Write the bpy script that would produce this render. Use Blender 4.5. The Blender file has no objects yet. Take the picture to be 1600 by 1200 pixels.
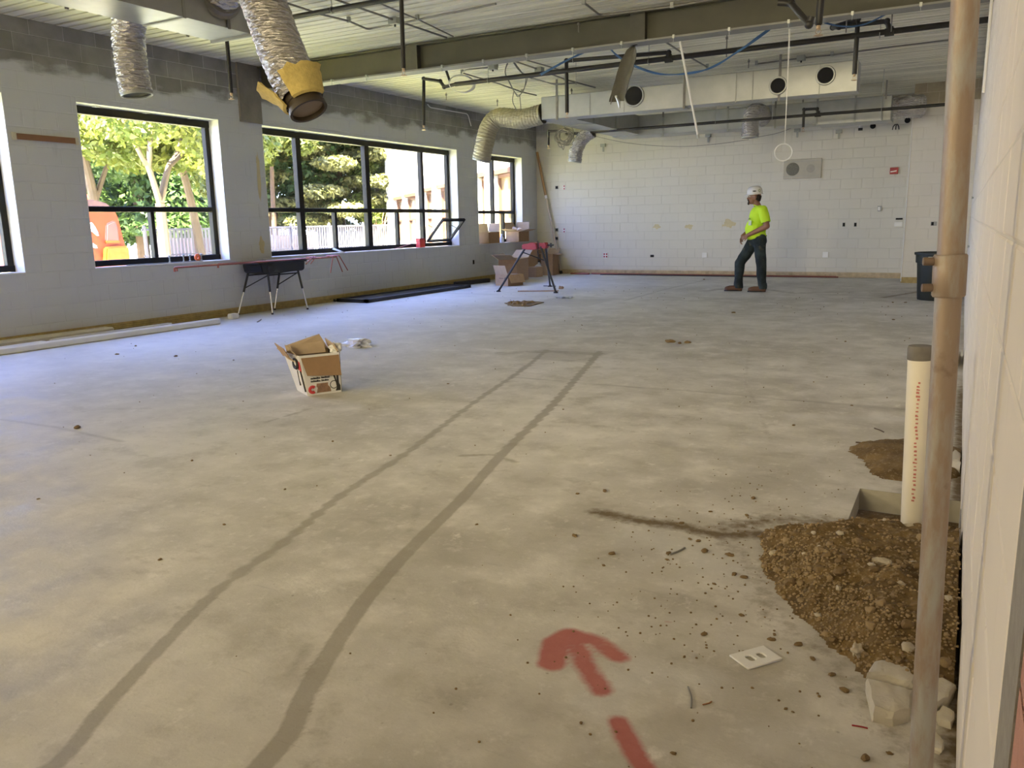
import bpy, bmesh, math, random
import numpy as np
from mathutils import Vector, Matrix, noise
from math import pi, sin, cos, radians as RD

random.seed(7)
rng = np.random.default_rng(7)
S = bpy.context.scene
COL = S.collection

# ------------------------------------------------------------------ camera, sky, sun, exposure
FPX = 1268.62
YAW, PITCH, ROLL = -.504335, .195955, -.0194719
CAMZ = 1.27
_f = Vector((sin(YAW)*cos(PITCH), cos(YAW)*cos(PITCH), -sin(PITCH)))
_r0 = Vector((cos(YAW), -sin(YAW), 0)); _u0 = _r0.cross(_f)
_r = _r0*cos(ROLL) + _u0*sin(ROLL); _u = -_r0*sin(ROLL) + _u0*cos(ROLL)
cd = bpy.data.cameras.new('camera'); cam = bpy.data.objects.new('camera', cd); COL.objects.link(cam)
cd.sensor_fit = 'HORIZONTAL'; cd.sensor_width = 36.0; cd.lens = FPX/1600*36.0
cd.clip_start = .02; cd.clip_end = 500
cam.matrix_world = Matrix(((_r.x, _u.x, -_f.x, 0), (_r.y, _u.y, -_f.y, 0), (_r.z, _u.z, -_f.z, CAMZ), (0, 0, 0, 1)))
S.camera = cam

W = bpy.data.worlds.new('sky'); S.world = W; W.use_nodes = True
_n = W.node_tree.nodes; _l = W.node_tree.links; _n.clear()
_o = _n.new('ShaderNodeOutputWorld'); _b = _n.new('ShaderNodeBackground')
_tc = _n.new('ShaderNodeTexCoord'); _sx = _n.new('ShaderNodeSeparateXYZ'); _rp = _n.new('ShaderNodeValToRGB')
_l.new(_tc.outputs['Generated'], _sx.inputs[0]); _l.new(_sx.outputs['Z'], _rp.inputs[0])
_rp.color_ramp.elements[0].position = 0.0; _rp.color_ramp.elements[0].color = (.66, .75, 1.0, 1)
_rp.color_ramp.elements[1].position = .45; _rp.color_ramp.elements[1].color = (.27, .38, 1.0, 1)
_l.new(_rp.outputs[0], _b.inputs[0]); _b.inputs[1].default_value = 15.5
_l.new(_b.outputs[0], _o.inputs[0])

def lamp(name, kind, loc, energy, color, target=None, **kw):
    d = bpy.data.lights.new(name, kind); d.energy = energy; d.color = color
    for k, v in kw.items(): setattr(d, k, v)
    o = bpy.data.objects.new(name, d); COL.objects.link(o); o.location = loc
    if target is not None:
        o.rotation_euler = (Vector(target)-Vector(loc)).to_track_quat('-Z', 'Y').to_euler()
    return o
lamp('sun', 'SUN', (0, -20, 30), 140.0, (1.0, .90, .60), (-3, 0, 7), angle=RD(.6))
# sky portals in the window openings (they only help the sky light find its way in)
for (a, b) in ((3.41, 5.56), (6.43, 8.58), (9.41, 14.87), (15.69, 17.76)):
    o = lamp('window_portal', 'AREA', (-9.8, (a+b)/2, 1.8), 1.0, (1, 1, 1), (0, (a+b)/2, 1.8), shape='RECTANGLE', size=b-a, size_y=2.0)
    o.data.size, o.data.size_y = (b-a, 2.0)
    o.data.cycles.is_portal = True
# warm fill lights added out of view behind the camera, not lamps of the room
lamp('warm_fill', 'AREA', (-7.6, -3.0, 3.0), 240, (1.0, .82, .52), (-.6, 7.5, .6), shape='RECTANGLE', size=2.4, size_y=1.2)
lamp('warm_fill_far', 'SPOT', (-2.6, -3.2, 2.9), 2500, (1.0, .86, .54), (-2.1, 14.5, .2), spot_size=RD(50), spot_blend=1.0, shadow_soft_size=1.2)

S.view_settings.view_transform = 'Standard'; S.view_settings.look = 'None'
S.view_settings.gamma = 1.0; S.view_settings.exposure = 0.03
S.view_settings.use_curve_mapping = False
S.cycles.max_bounces = 8; S.cycles.diffuse_bounces = 5; S.cycles.transparent_max_bounces = 12
S.cycles.use_denoising = True
S.cycles.sample_clamp_indirect = 8

# ------------------------------------------------------------------ measuring helpers (a pixel of the photograph -> a point of the room)
CAM = Vector((0, 0, CAMZ))
def _ray(px, py): return _r*((px-800)/FPX) + _u*(-(py-600)/FPX) + _f
def onX(px, py, x): d = _ray(px, py); return CAM + d*(x/d.x)
def onY(px, py, y): d = _ray(px, py); return CAM + d*(y/d.y)
def onZ(px, py, z=0.0): d = _ray(px, py); return CAM + d*((z-CAMZ)/d.z)

XL, XR, YB, ZC, YF = -9.42, .08, 18.54, 3.62, -4.5

# ------------------------------------------------------------------ materials
def new_mat(name):
    m = bpy.data.materials.new(name); m.use_nodes = True
    nt = m.node_tree; nt.nodes.clear()
    out = nt.nodes.new('ShaderNodeOutputMaterial'); bs = nt.nodes.new('ShaderNodeBsdfPrincipled')
    nt.links.new(bs.outputs[0], out.inputs[0])
    return m, nt, bs, out
def N(nt, t, **kw):
    n = nt.nodes.new(t)
    for k, v in kw.items():
        if hasattr(n, k): setattr(n, k, v)
        else: n.inputs[k].default_value = v
    return n
def math_n(nt, op, a, b=None, c=None, clamp=False):
    n = nt.nodes.new('ShaderNodeMath'); n.operation = op; n.use_clamp = clamp
    for i, v in enumerate((a, b, c)):
        if v is None: continue
        if isinstance(v, (int, float)): n.inputs[i].default_value = v
        else: nt.links.new(v, n.inputs[i])
    return n.outputs[0]
def mix_n(nt, fac, a, b, mode='MIX'):
    n = nt.nodes.new('ShaderNodeMix'); n.data_type = 'RGBA'; n.blend_type = mode
    for i, v in ((0, fac), (6, a), (7, b)):
        if isinstance(v, (int, float)): n.inputs[i].default_value = v
        elif isinstance(v, tuple): n.inputs[i].default_value = v if len(v) == 4 else v+(1,)
        else: nt.links.new(v, n.inputs[i])
    return n.outputs[2]
def noise_n(nt, vec, scale, detail=3, rough=.55):
    n = nt.nodes.new('ShaderNodeTexNoise'); n.inputs['Scale'].default_value = scale
    n.inputs['Detail'].default_value = detail; n.inputs['Roughness'].default_value = rough
    if vec is not None: nt.links.new(vec, n.inputs['Vector'])
    return n.outputs['Fac']
def ramp_n(nt, fac, lo, hi):
    n = nt.nodes.new('ShaderNodeMapRange'); n.clamp = True
    n.inputs[1].default_value = lo; n.inputs[2].default_value = hi
    nt.links.new(fac, n.inputs[0]); return n.outputs[0]
def pos_n(nt): return nt.nodes.new('ShaderNodeNewGeometry').outputs['Position']
def scale_v(nt, v, s):
    n = nt.nodes.new('ShaderNodeVectorMath'); n.operation = 'MULTIPLY'; n.inputs[1].default_value = s
    nt.links.new(v, n.inputs[0]); return n.outputs[0]
def bump_n(nt, bs, h, strength=.3, dist=.01):
    n = nt.nodes.new('ShaderNodeBump'); n.inputs['Strength'].default_value = strength; n.inputs['Distance'].default_value = dist
    nt.links.new(h, n.inputs['Height']); nt.links.new(n.outputs[0], bs.inputs['Normal'])
def mat(name, color, rough=.6, metal=0.0, var=.12, scale=9.0, bump=0.0, bscale=40.0, spec=None, stretch=None):
    m, nt, bs, _ = new_mat(name)
    tc = nt.nodes.new('ShaderNodeTexCoord').outputs['Object']
    if stretch: tc = scale_v(nt, tc, stretch)
    f = noise_n(nt, tc, scale, 4)
    c = Vector(color)
    col = mix_n(nt, f, tuple(c*(1-var*1.6)), tuple(Vector([min(1, v) for v in c*(1+var*1.6)])))
    nt.links.new(col, bs.inputs['Base Color'])
    bs.inputs['Roughness'].default_value = rough; bs.inputs['Metallic'].default_value = metal
    if spec is not None: bs.inputs['Specular IOR Level'].default_value = spec
    if bump: bump_n(nt, bs, noise_n(nt, tc, bscale, 4), bump)
    return m

M = {}
M['bronze'] = mat('dark_bronze_frame', (.010, .009, .008), .5, .0, .2, spec=.2)
M['black_pipe'] = mat('black_steel_pipe', (.014, .013, .012), .5, .0, .3)
M['brass'] = mat('sprinkler_brass', (.55, .42, .28), .35, .8)
M['galv'] = mat('galvanised_sheet', (.44, .45, .43), .42, .75, .10, 6, .05, 12)
M['galv_dull'] = mat('dull_galvanised_sheet', (.36, .37, .34), .55, .45, .10, 5, .05, 10)
M['beam'] = mat('olive_primer_steel', (.062, .060, .038), .6, 0, .2, 3, .1, 30)
M['conduit'] = mat('steel_conduit', (.22, .21, .19), .5, .4, .2)
M['black'] = mat('matt_black', (.012, .012, .013), .6, 0, .3)
M['black_plastic'] = mat('black_plastic', (.010, .011, .014), .45, 0, .2)
M['dark_hole'] = mat('dark_interior', (.006, .006, .006), .9, 0, .1)
M['chrome'] = mat('chrome', (.72, .72, .74), .22, .9, .05)
M['copper'] = mat('copper_tube', (.32, .11, .085), .38, .7, .25, 5)
M['redpaint'] = mat('red_paint', (.30, .014, .022), .45, 0, .15)
M['white_plastic'] = mat('white_plastic', (.78, .77, .74), .4, 0, .05)
M['grey_plastic'] = mat('grey_plastic', (.35, .35, .34), .5, 0, .08)
M['cable_blue'] = mat('blue_cable', (.05, .13, .30), .5, 0, .1)
M['cable_grey'] = mat('grey_cable', (.20, .20, .19), .6, 0, .15)
M['cable_white'] = mat('white_cord', (.75, .74, .70), .6, 0, .1)
M['wood'] = mat('raw_wood', (.36, .22, .11), .7, 0, .25, 4, .1, 30, stretch=(8, 8, .6))
M['white_board'] = mat('white_trim', (.74, .73, .70), .5, 0, .06)
M['beige_board'] = mat('beige_trim', (.52, .48, .38), .7, 0, .12)
M['kraft'] = mat('kraft_cardboard', (.40, .27, .17), .85, 0, .12, 14)
M['kraft_dark'] = mat('brown_and_shaded_cardboard', (.28, .17, .09), .85, 0, .12, 14)  # also puts the shade of carton sides turned from the windows into colour
M['kraft_in'] = mat('inner_cardboard', (.44, .33, .22), .9, 0, .10, 14)
M['orange'] = mat('orange_paint', (.80, .17, .045), .4, 0, .1)
M['yellow_ins'] = mat('yellow_insulation', (.52, .40, .13), .95, 0, .2, 30, .5, 60)

def foil_mat(name, col, rough, bs_=.7, sc=26):
    m, nt, bs, _ = new_mat(name)
    tc = nt.nodes.new('ShaderNodeTexCoord').outputs['Object']
    f = noise_n(nt, tc, 7, 4)
    nt.links.new(mix_n(nt, f, tuple(Vector(col)*.8), col), bs.inputs['Base Color'])
    bs.inputs['Metallic'].default_value = .72; bs.inputs['Roughness'].default_value = rough
    st = scale_v(nt, tc, (1, 1, 3.6))
    v = nt.nodes.new('ShaderNodeTexVoronoi'); v.inputs['Scale'].default_value = sc*.22; nt.links.new(st, v.inputs['Vector'])
    h = math_n(nt, 'ADD', v.outputs['Distance'], noise_n(nt, st, sc*.3, 3))
    bump_n(nt, bs, h, bs_, .03)
    return m
M['foil'] = foil_mat('crinkled_foil', (.62, .60, .58), .27, .8, 60)
M['foil_dull'] = foil_mat('dull_foil_jacket', (.44, .41, .30), .55, .35, 45)

def wall_mat(name, white, top, zlo, zhi, bare=(.24, .235, .22), vary=True):
    """painted block; bare grey block above the old ceiling line (a ragged paint edge)"""
    m, nt, bs, _ = new_mat(name)
    p = pos_n(nt); sx = nt.nodes.new('ShaderNodeSeparateXYZ'); nt.links.new(p, sx.inputs[0])
    big = noise_n(nt, p, 1.1, 4); fine = noise_n(nt, p, 14, 5)
    paint = mix_n(nt, ramp_n(nt, big, .3, .75), tuple(Vector(white)*.94), white)
    paint = mix_n(nt, ramp_n(nt, noise_n(nt, scale_v(nt, p, (5, 5, .8)), 3.0, 4), .62, .8), paint, tuple(Vector(white)*.86))
    bcol = mix_n(nt, ramp_n(nt, noise_n(nt, p, 3.2, 5), .3, .7), tuple(Vector(bare)*.8), tuple(Vector(bare)*1.25))
    if vary:
        oi = nt.nodes.new('ShaderNodeObjectInfo'); bcol = mix_n(nt, math_n(nt, 'MULTIPLY', oi.outputs['Random'], .45), bcol, tuple(Vector(bare)*.55))
    edge = math_n(nt, 'ADD', sx.outputs['Z'], math_n(nt, 'MULTIPLY', math_n(nt, 'SUBTRACT', noise_n(nt, scale_v(nt, p, (1, 1, 2.4)), 1.6, 5), .5), .55))
    f = ramp_n(nt, edge, zlo, zhi)
    grime = ramp_n(nt, math_n(nt, 'ADD', sx.outputs['Z'], math_n(nt, 'MULTIPLY', math_n(nt, 'SUBTRACT', big, .5), .2)), .16, .05)
    c = mix_n(nt, f, paint, bcol)
    c = mix_n(nt, math_n(nt, 'MULTIPLY', grime, .35), c, (.45, .38, .25))
    nt.links.new(c, bs.inputs['Base Color']); bs.inputs['Roughness'].default_value = .62
    bump_n(nt, bs, fine, .12, .01)
    return m
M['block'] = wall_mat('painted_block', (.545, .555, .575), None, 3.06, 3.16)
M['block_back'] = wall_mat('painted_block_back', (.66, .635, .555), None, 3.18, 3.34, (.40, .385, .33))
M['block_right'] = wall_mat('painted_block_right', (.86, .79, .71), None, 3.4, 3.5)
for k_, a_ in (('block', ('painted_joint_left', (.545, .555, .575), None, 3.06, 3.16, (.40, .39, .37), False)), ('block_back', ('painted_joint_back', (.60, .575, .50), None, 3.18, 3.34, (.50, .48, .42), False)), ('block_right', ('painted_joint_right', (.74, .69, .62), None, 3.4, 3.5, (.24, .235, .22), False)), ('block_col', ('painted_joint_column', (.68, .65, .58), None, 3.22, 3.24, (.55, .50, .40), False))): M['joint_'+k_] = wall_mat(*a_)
M['mortar'] = mat('painted_joint', (.56, .55, .53), .8, 0, .1)
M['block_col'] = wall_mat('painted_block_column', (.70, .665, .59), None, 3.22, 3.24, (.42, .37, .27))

# ceiling deck: cream paint over ribbed deck, with stains
m, nt, bs, _ = new_mat('cream_ceiling_deck'); p = pos_n(nt)
st = noise_n(nt, scale_v(nt, p, (.35, 3.0, 1)), 2.2, 5)
c = mix_n(nt, ramp_n(nt, st, .35, .72), (.70, .675, .54), (.84, .81, .68))
c = mix_n(nt, ramp_n(nt, noise_n(nt, scale_v(nt, p, (.5, 5, 1)), 3.1, 4), .60, .74), c, (.40, .39, .33))
c = mix_n(nt, math_n(nt, 'MULTIPLY', ramp_n(nt, noise_n(nt, scale_v(nt, p, (.06, 4.6, 1)), 1.6, 4, .7), .46, .62), .5), c, (.36, .345, .27))
nt.links.new(c, bs.inputs['Base Color']); bs.inputs['Roughness'].default_value = .6
M['deck'] = m

# floor: worn concrete slab; the masks are painted per vertex (tracks, red spray paint, dirt, dust and a paler window side), broken up by noise here
m, nt, bs, _ = new_mat('worn_concrete'); p = pos_n(nt)
a1 = N(nt, 'ShaderNodeVertexColor', layer_name='marks'); a2 = N(nt, 'ShaderNodeVertexColor', layer_name='marks_b')
s1 = nt.nodes.new('ShaderNodeSeparateColor'); nt.links.new(a1.outputs[0], s1.inputs[0])
s2 = nt.nodes.new('ShaderNodeSeparateColor'); nt.links.new(a2.outputs[0], s2.inputs[0])
n1 = noise_n(nt, p, .55, 5, .6); n2 = noise_n(nt, p, 3.3, 6, .62); n3 = noise_n(nt, p, 22, 6, .65); n4 = noise_n(nt, p, 90, 3, .6)
c = mix_n(nt, ramp_n(nt, n1, .36, .66), (.43, .405, .35), (.62, .595, .535))
c = mix_n(nt, math_n(nt, 'MULTIPLY', ramp_n(nt, n2, .50, .68), .65), c, (.72, .69, .63))
c = mix_n(nt, math_n(nt, 'MULTIPLY', ramp_n(nt, n2, .47, .34), .55), c, (.34, .31, .25))
c = mix_n(nt, math_n(nt, 'MULTIPLY', ramp_n(nt, n3, .58, .72), .45), c, (.74, .71, .66))
c = mix_n(nt, math_n(nt, 'MULTIPLY', ramp_n(nt, n4, .66, .74), .5), c, (.24, .22, .19))
# long faint scratches and scrape marks
w = noise_n(nt, scale_v(nt, p, (1.2, 16, 1)), 2.6, 3); c = mix_n(nt, math_n(nt, 'MULTIPLY', ramp_n(nt, w, .66, .76), .35), c, (.27, .26, .23))
w2 = noise_n(nt, scale_v(nt, p, (14, 1.5, 1)), 2.2, 3); c = mix_n(nt, math_n(nt, 'MULTIPLY', ramp_n(nt, w2, .66, .78), .35), c, (.64, .62, .57))
n5 = noise_n(nt, p, 8.5, 6, .7); c = mix_n(nt, math_n(nt, 'MULTIPLY', ramp_n(nt, n5, .56, .70), .40), c, (.36, .33, .27)); c = mix_n(nt, math_n(nt, 'MULTIPLY', ramp_n(nt, n5, .44, .32), .40), c, (.74, .71, .65))
n6 = noise_n(nt, scale_v(nt, p, (1.0, 1.6, 1)), 2.4, 9, .74); c = mix_n(nt, math_n(nt, 'MULTIPLY', ramp_n(nt, n6, .57, .66), .42), c, (.30, .27, .215))
n7 = noise_n(nt, scale_v(nt, p, (1.5, 1.0, 1)), 5.1, 9, .74); c = mix_n(nt, math_n(nt, 'MULTIPLY', ramp_n(nt, n7, .60, .68), .6), c, (.78, .75, .69))
vs = nt.nodes.new('ShaderNodeTexVoronoi'); vs.inputs['Scale'].default_value = 7.5; nt.links.new(p, vs.inputs['Vector'])
c = mix_n(nt, math_n(nt, 'MULTIPLY', ramp_n(nt, math_n(nt, 'ADD', vs.outputs['Distance'], math_n(nt, 'MULTIPLY', n3, .05)), .075, .05), .55), c, (.20, .17, .13))
def thr(ch, lo, hi, amp, nz):
    return ramp_n(nt, math_n(nt, 'ADD', ch, math_n(nt, 'MULTIPLY', math_n(nt, 'SUBTRACT', nz, .5), amp)), lo, hi)
c = mix_n(nt, math_n(nt, 'MULTIPLY', s2.outputs[1], .75), c, (.62, .615, .60))                     # pale plaster dust, and the paler window side
c = mix_n(nt, math_n(nt, 'MULTIPLY', thr(s2.outputs[2], .35, .6, .5, n2), .5), c, (.31, .29, .245))  # grey patches
c = mix_n(nt, math_n(nt, 'MULTIPLY', thr(s1.outputs[0], .34, .66, .80, n5), .66), c, (.26, .23, .175)) # tyre tracks
c = mix_n(nt, thr(s1.outputs[2], .30, .62, .75, n3), c, mix_n(nt, n3, (.085, .058, .025), (.20, .145, .075)))   # earth
redc = mix_n(nt, n3, (.34, .045, .04), (.46, .13, .11))
c = mix_n(nt, math_n(nt, 'MULTIPLY', thr(s1.outputs[1], .20, .70, .65, n3), .88), c, redc)
c = mix_n(nt, math_n(nt, 'MULTIPLY', s2.outputs[0], .75), c, (.16, .14, .11))                       # saw cuts and cracks
nt.links.new(c, bs.inputs['Base Color'])
bs.inputs['Roughness'].default_value = .62
nt.links.new(mix_n(nt, ramp_n(nt, n2, .3, .7), (.50, .50, .50), (.80, .80, .80)), bs.inputs['Roughness'])
bump_n(nt, bs, math_n(nt, 'ADD', n3, n4), .10, .01)
M['floor'] = m

# thin window glass
m = bpy.data.materials.new('window_glass'); m.use_nodes = True; nt = m.node_tree; nt.nodes.clear()
o_ = nt.nodes.new('ShaderNodeOutputMaterial'); tr = nt.nodes.new('ShaderNodeBsdfTransparent'); gl = nt.nodes.new('ShaderNodeBsdfGlossy')
gl.inputs['Roughness'].default_value = .03; tr.inputs[0].default_value = (.93, .96, .95, 1)
lw = nt.nodes.new('ShaderNodeLayerWeight'); lw.inputs[0].default_value = .5
fc = math_n(nt, 'ADD', math_n(nt, 'MULTIPLY', math_n(nt, 'POWER', lw.outputs['Facing'], 4.0), .45), .025)
mx = nt.nodes.new('ShaderNodeMixShader'); nt.links.new(fc, mx.inputs[0]); nt.links.new(tr.outputs[0], mx.inputs[1]); nt.links.new(gl.outputs[0], mx.inputs[2])
nt.links.new(mx.outputs[0], o_.inputs[0]); M['glass'] = m

# ------------------------------------------------------------------ mesh helpers
def BM(): return bmesh.new()
def add_box(bm, lo, hi, rot=None, origin=None):
    lo, hi = Vector(lo), Vector(hi)
    vs = []
    for x in (lo.x, hi.x):
        for y in (lo.y, hi.y):
            for z in (lo.z, hi.z):
                v = Vector((x, y, z))
                if rot is not None: v = rot @ (v-origin) + origin
                vs.append(bm.verts.new(v))
    for q in ((0, 1, 3, 2), (4, 6, 7, 5), (0, 4, 5, 1), (2, 3, 7, 6), (0, 2, 6, 4), (1, 5, 7, 3)):
        bm.faces.new([vs[i] for i in q])
    return vs
def add_hexa(bm, base, top):
    """box from two matching quads"""
    vs = [bm.verts.new(Vector(v)) for v in list(base)+list(top)]
    bm.faces.new(vs[3::-1]); bm.faces.new(vs[4:])
    for i in range(4): j = (i+1) % 4; bm.faces.new((vs[i], vs[j], vs[4+j], vs[4+i]))
def frame_from(d):
    d = Vector(d).normalized(); a = Vector((0, 0, 1)) if abs(d.z) < .9 else Vector((1, 0, 0))
    u = d.cross(a).normalized(); return u, d.cross(u)
def add_tube(bm, pts, r, seg=10, caps=True):
    pts = [Vector(p) for p in pts]; n = len(pts)
    rs = r if isinstance(r, (list, tuple)) else [r]*n
    rings = []; u = None
    for i, p in enumerate(pts):
        t = ((pts[min(i+1, n-1)]-p).normalized() + (p-pts[max(i-1, 0)]).normalized())
        if t.length < 1e-6: t = pts[min(i+1, n-1)]-pts[max(i-1, 0)]
        t.normalize()
        if u is None: u, v = frame_from(t)
        else:
            u = (u - t*u.dot(t)).normalized()
        v = t.cross(u)
        k = 1.0
        if 0 < i < n-1:
            c = (pts[i+1]-p).normalized().dot((p-pts[i-1]).normalized()); k = 1/max(.5, math.sqrt(max(.01, (1+c)/2)))
        rings.append([bm.verts.new(p + (u*cos(2*pi*j/seg) + v*sin(2*pi*j/seg))*rs[i]) for j in range(seg)])
    for a, b in zip(rings, rings[1:]):
        for j in range(seg): k = (j+1) % seg; bm.faces.new((a[j], a[k], b[k], b[j]))
    if caps:
        bm.faces.new(rings[0][::-1]); bm.faces.new(rings[-1])
    return rings
def fillet(pts, r, n=5):
    pts = [Vector(p) for p in pts]; out = [pts[0]]
    for a, b, c in zip(pts, pts[1:], pts[2:]):
        d1 = (a-b); d2 = (c-b); k = min(r, d1.length*.45, d2.length*.45)
        p1 = b+d1.normalized()*k; p2 = b+d2.normalized()*k
        for i in range(n+1):
            t = i/n; out.append(p1*(1-t)**2 + b*2*t*(1-t) + p2*t*t)
    out.append(pts[-1]); return out
def smooth_path(pts, n=8):
    pts = [Vector(p) for p in pts]; P = [pts[0]*2-pts[1]] + pts + [pts[-1]*2-pts[-2]]; out = []
    for i in range(1, len(P)-2):
        a, b, c, d = P[i-1:i+3]
        for k in range(n):
            t = k/n
            out.append(.5*((2*b) + (c-a)*t + (2*a-5*b+4*c-d)*t*t + (3*b-a-3*c+d)*t**3))
    out.append(pts[-1]); return out
def add_cyl(bm, p0, p1, r, seg=14, r1=None): add_tube(bm, [p0, p1], [r, r if r1 is None else r1], seg)
def add_lathe(bm, c, prof, seg=24, axis=(0, 0, 1), closed_ends=True):
    """prof: (radius, height) along axis from c"""
    c = Vector(c); ax = Vector(axis).normalized(); u, v = frame_from(ax)
    rings = [[bm.verts.new(c + ax*h + (u*cos(2*pi*j/seg)+v*sin(2*pi*j/seg))*max(r, 1e-4)) for j in range(seg)] for r, h in prof]
    for a, b in zip(rings, rings[1:]):
        for j in range(seg): k = (j+1) % seg; bm.faces.new((a[j], a[k], b[k], b[j]))
    if closed_ends: bm.faces.new(rings[0][::-1]); bm.faces.new(rings[-1])
def add_prism(bm, poly, d):
    """poly: list of 3-D points (planar), extruded by vector d"""
    d = Vector(d); a = [bm.verts.new(Vector(p)) for p in poly]; b = [bm.verts.new(Vector(p)+d) for p in poly]
    bm.faces.new(a[::-1]); bm.faces.new(b); n = len(a)
    for i in range(n): j = (i+1) % n; bm.faces.new((a[i], a[j], b[j], b[i]))
def add_ico(bm, c, r, sub=2, sc=(1, 1, 1), jit=0.0, seed=0):
    g = bmesh.ops.create_icosphere(bm, subdivisions=sub, radius=1.0); c = Vector(c)
    for v in g['verts']:
        k = 1 + jit*noise.noise(v.co*1.7 + Vector((seed*3.1, seed*1.7, 0)))
        v.co = Vector((v.co.x*sc[0]*r*k, v.co.y*sc[1]*r*k, v.co.z*sc[2]*r*k)) + c
    return g['verts']
def add_torus(bm, c, R, r, axis=(0, 0, 1), seg=28, ring=8, sc=(1, 1)):
    u, v = frame_from(axis); c = Vector(c); w = Vector(axis).normalized()
    rows = []
    for i in range(seg):
        a = 2*pi*i/seg; d = u*cos(a)*sc[0]+v*sin(a)*sc[1]
        rows.append([bm.verts.new(c + d*R + (d.normalized()*cos(2*pi*j/ring) + w*sin(2*pi*j/ring))*r) for j in range(ring)])
    for i in range(seg):
        a, b = rows[i], rows[(i+1) % seg]
        for j in range(ring): k = (j+1) % ring; bm.faces.new((a[j], a[k], b[k], b[j]))

def finish(bm, name, m, sharp=35, recalc=True):
    if recalc: bmesh.ops.recalc_face_normals(bm, faces=bm.faces)
    me = bpy.data.meshes.new(name); bm.to_mesh(me); bm.free()
    me.materials.append(m if not isinstance(m, str) else M[m])
    if sharp is not None:
        me.shade_smooth(); me.set_sharp_from_angle(angle=RD(sharp))
    return me
def obj(name, bm, m, parent=None, at=None, sharp=35, kind=None, label=None):
    """one mesh object; bm is in room coordinates and is moved to the origin of its thing"""
    org = ORG.get(parent, Vector((0, 0, 0))) if parent is not None else (Vector(at) if at is not None else Vector((0, 0, 0)))
    bmesh.ops.translate(bm, verts=bm.verts, vec=-org)
    o = bpy.data.objects.new(name, finish(bm, name, m, sharp)); COL.objects.link(o)
    if parent is not None: o.parent = parent
    else: o.location = org
    ORG[o] = org
    if kind: o['kind'] = kind
    if label: o['label'] = label
    return o
ORG = {}
def thing(name, label, cat, loc=(0, 0, 0), group=None):
    o = bpy.data.objects.new(name, None); COL.objects.link(o); o.location = loc; o.empty_display_size = .1
    ORG[o] = Vector(loc); o['label'] = label; o['category'] = cat
    if group: o['group'] = group
    return o
def tag(o, label, cat, group=None):
    o['label'] = label; o['category'] = cat
    if group: o['group'] = group
    return o
def dup(o, parent=None, loc=None, rotz=None, label=None):
    c = o.copy(); COL.objects.link(c); c.parent = parent
    if loc is not None: c.location = loc
    if rotz is not None: c.rotation_euler = (0, 0, rotz)
    if label: c['label'] = label
    for ch in list(o.children): dup(ch, c)
    return c
def struct(name, bm, m, parent=None, sharp=35):
    o = obj(name, bm, m, parent, sharp=sharp)
    if parent is None: o['kind'] = 'structure'
    return o
# ------------------------------------------------------------------ floor with painted-on marks
HX0, HX1, HY0, HY1 = -.34, XR, 3.46, 4.02          # the trench cut in the slab by the right wall
xs = np.concatenate([np.arange(XL-.3, -2.2, .035), np.arange(-2.2, -.34, .014), np.arange(-.34, XR+.3, .014)])
xs = np.unique(np.round(np.concatenate([xs, [HX0, HX1, XL, XR+.3]]), 4))
ys = np.concatenate([np.arange(YF, 1.0, .25), np.arange(1.0, 4.2, .018), np.arange(4.2, 8, .032), np.arange(8, YB+.3, .07)])
ys = np.unique(np.round(np.concatenate([ys, [HY0, HY1, YB+.3]]), 4))
GX, GY = np.meshgrid(xs, ys); nx, ny = len(xs), len(ys)
def seg_d(ax, ay, bx, by):
    dx, dy = bx-ax, by-ay
    t = np.clip(((GX-ax)*dx+(GY-ay)*dy)/(dx*dx+dy*dy+1e-9), 0, 1)
    return np.hypot(GX-ax-t*dx, GY-ay-t*dy)
def poly_d(pts):
    d = np.full(GX.shape, 1e9)
    for (a, b), (c, e) in zip(pts, pts[1:]): d = np.minimum(d, seg_d(a, b, c, e))
    return d
def soft(d, w, f): return np.clip((w+f-d)/(2*f), 0, 1)
def px2(*pp): return [tuple(onZ(x, y)[:2]) for x, y in pp]
def sm2(pts): return [tuple(p[:2]) for p in smooth_path([(x, y, 0) for x, y in pts], 6)]
TRK = np.zeros(GX.shape); RED = TRK.copy(); DRT = TRK.copy(); SAW = TRK.copy(); DUST_PALE = TRK.copy(); PATCH = TRK.copy()
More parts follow.
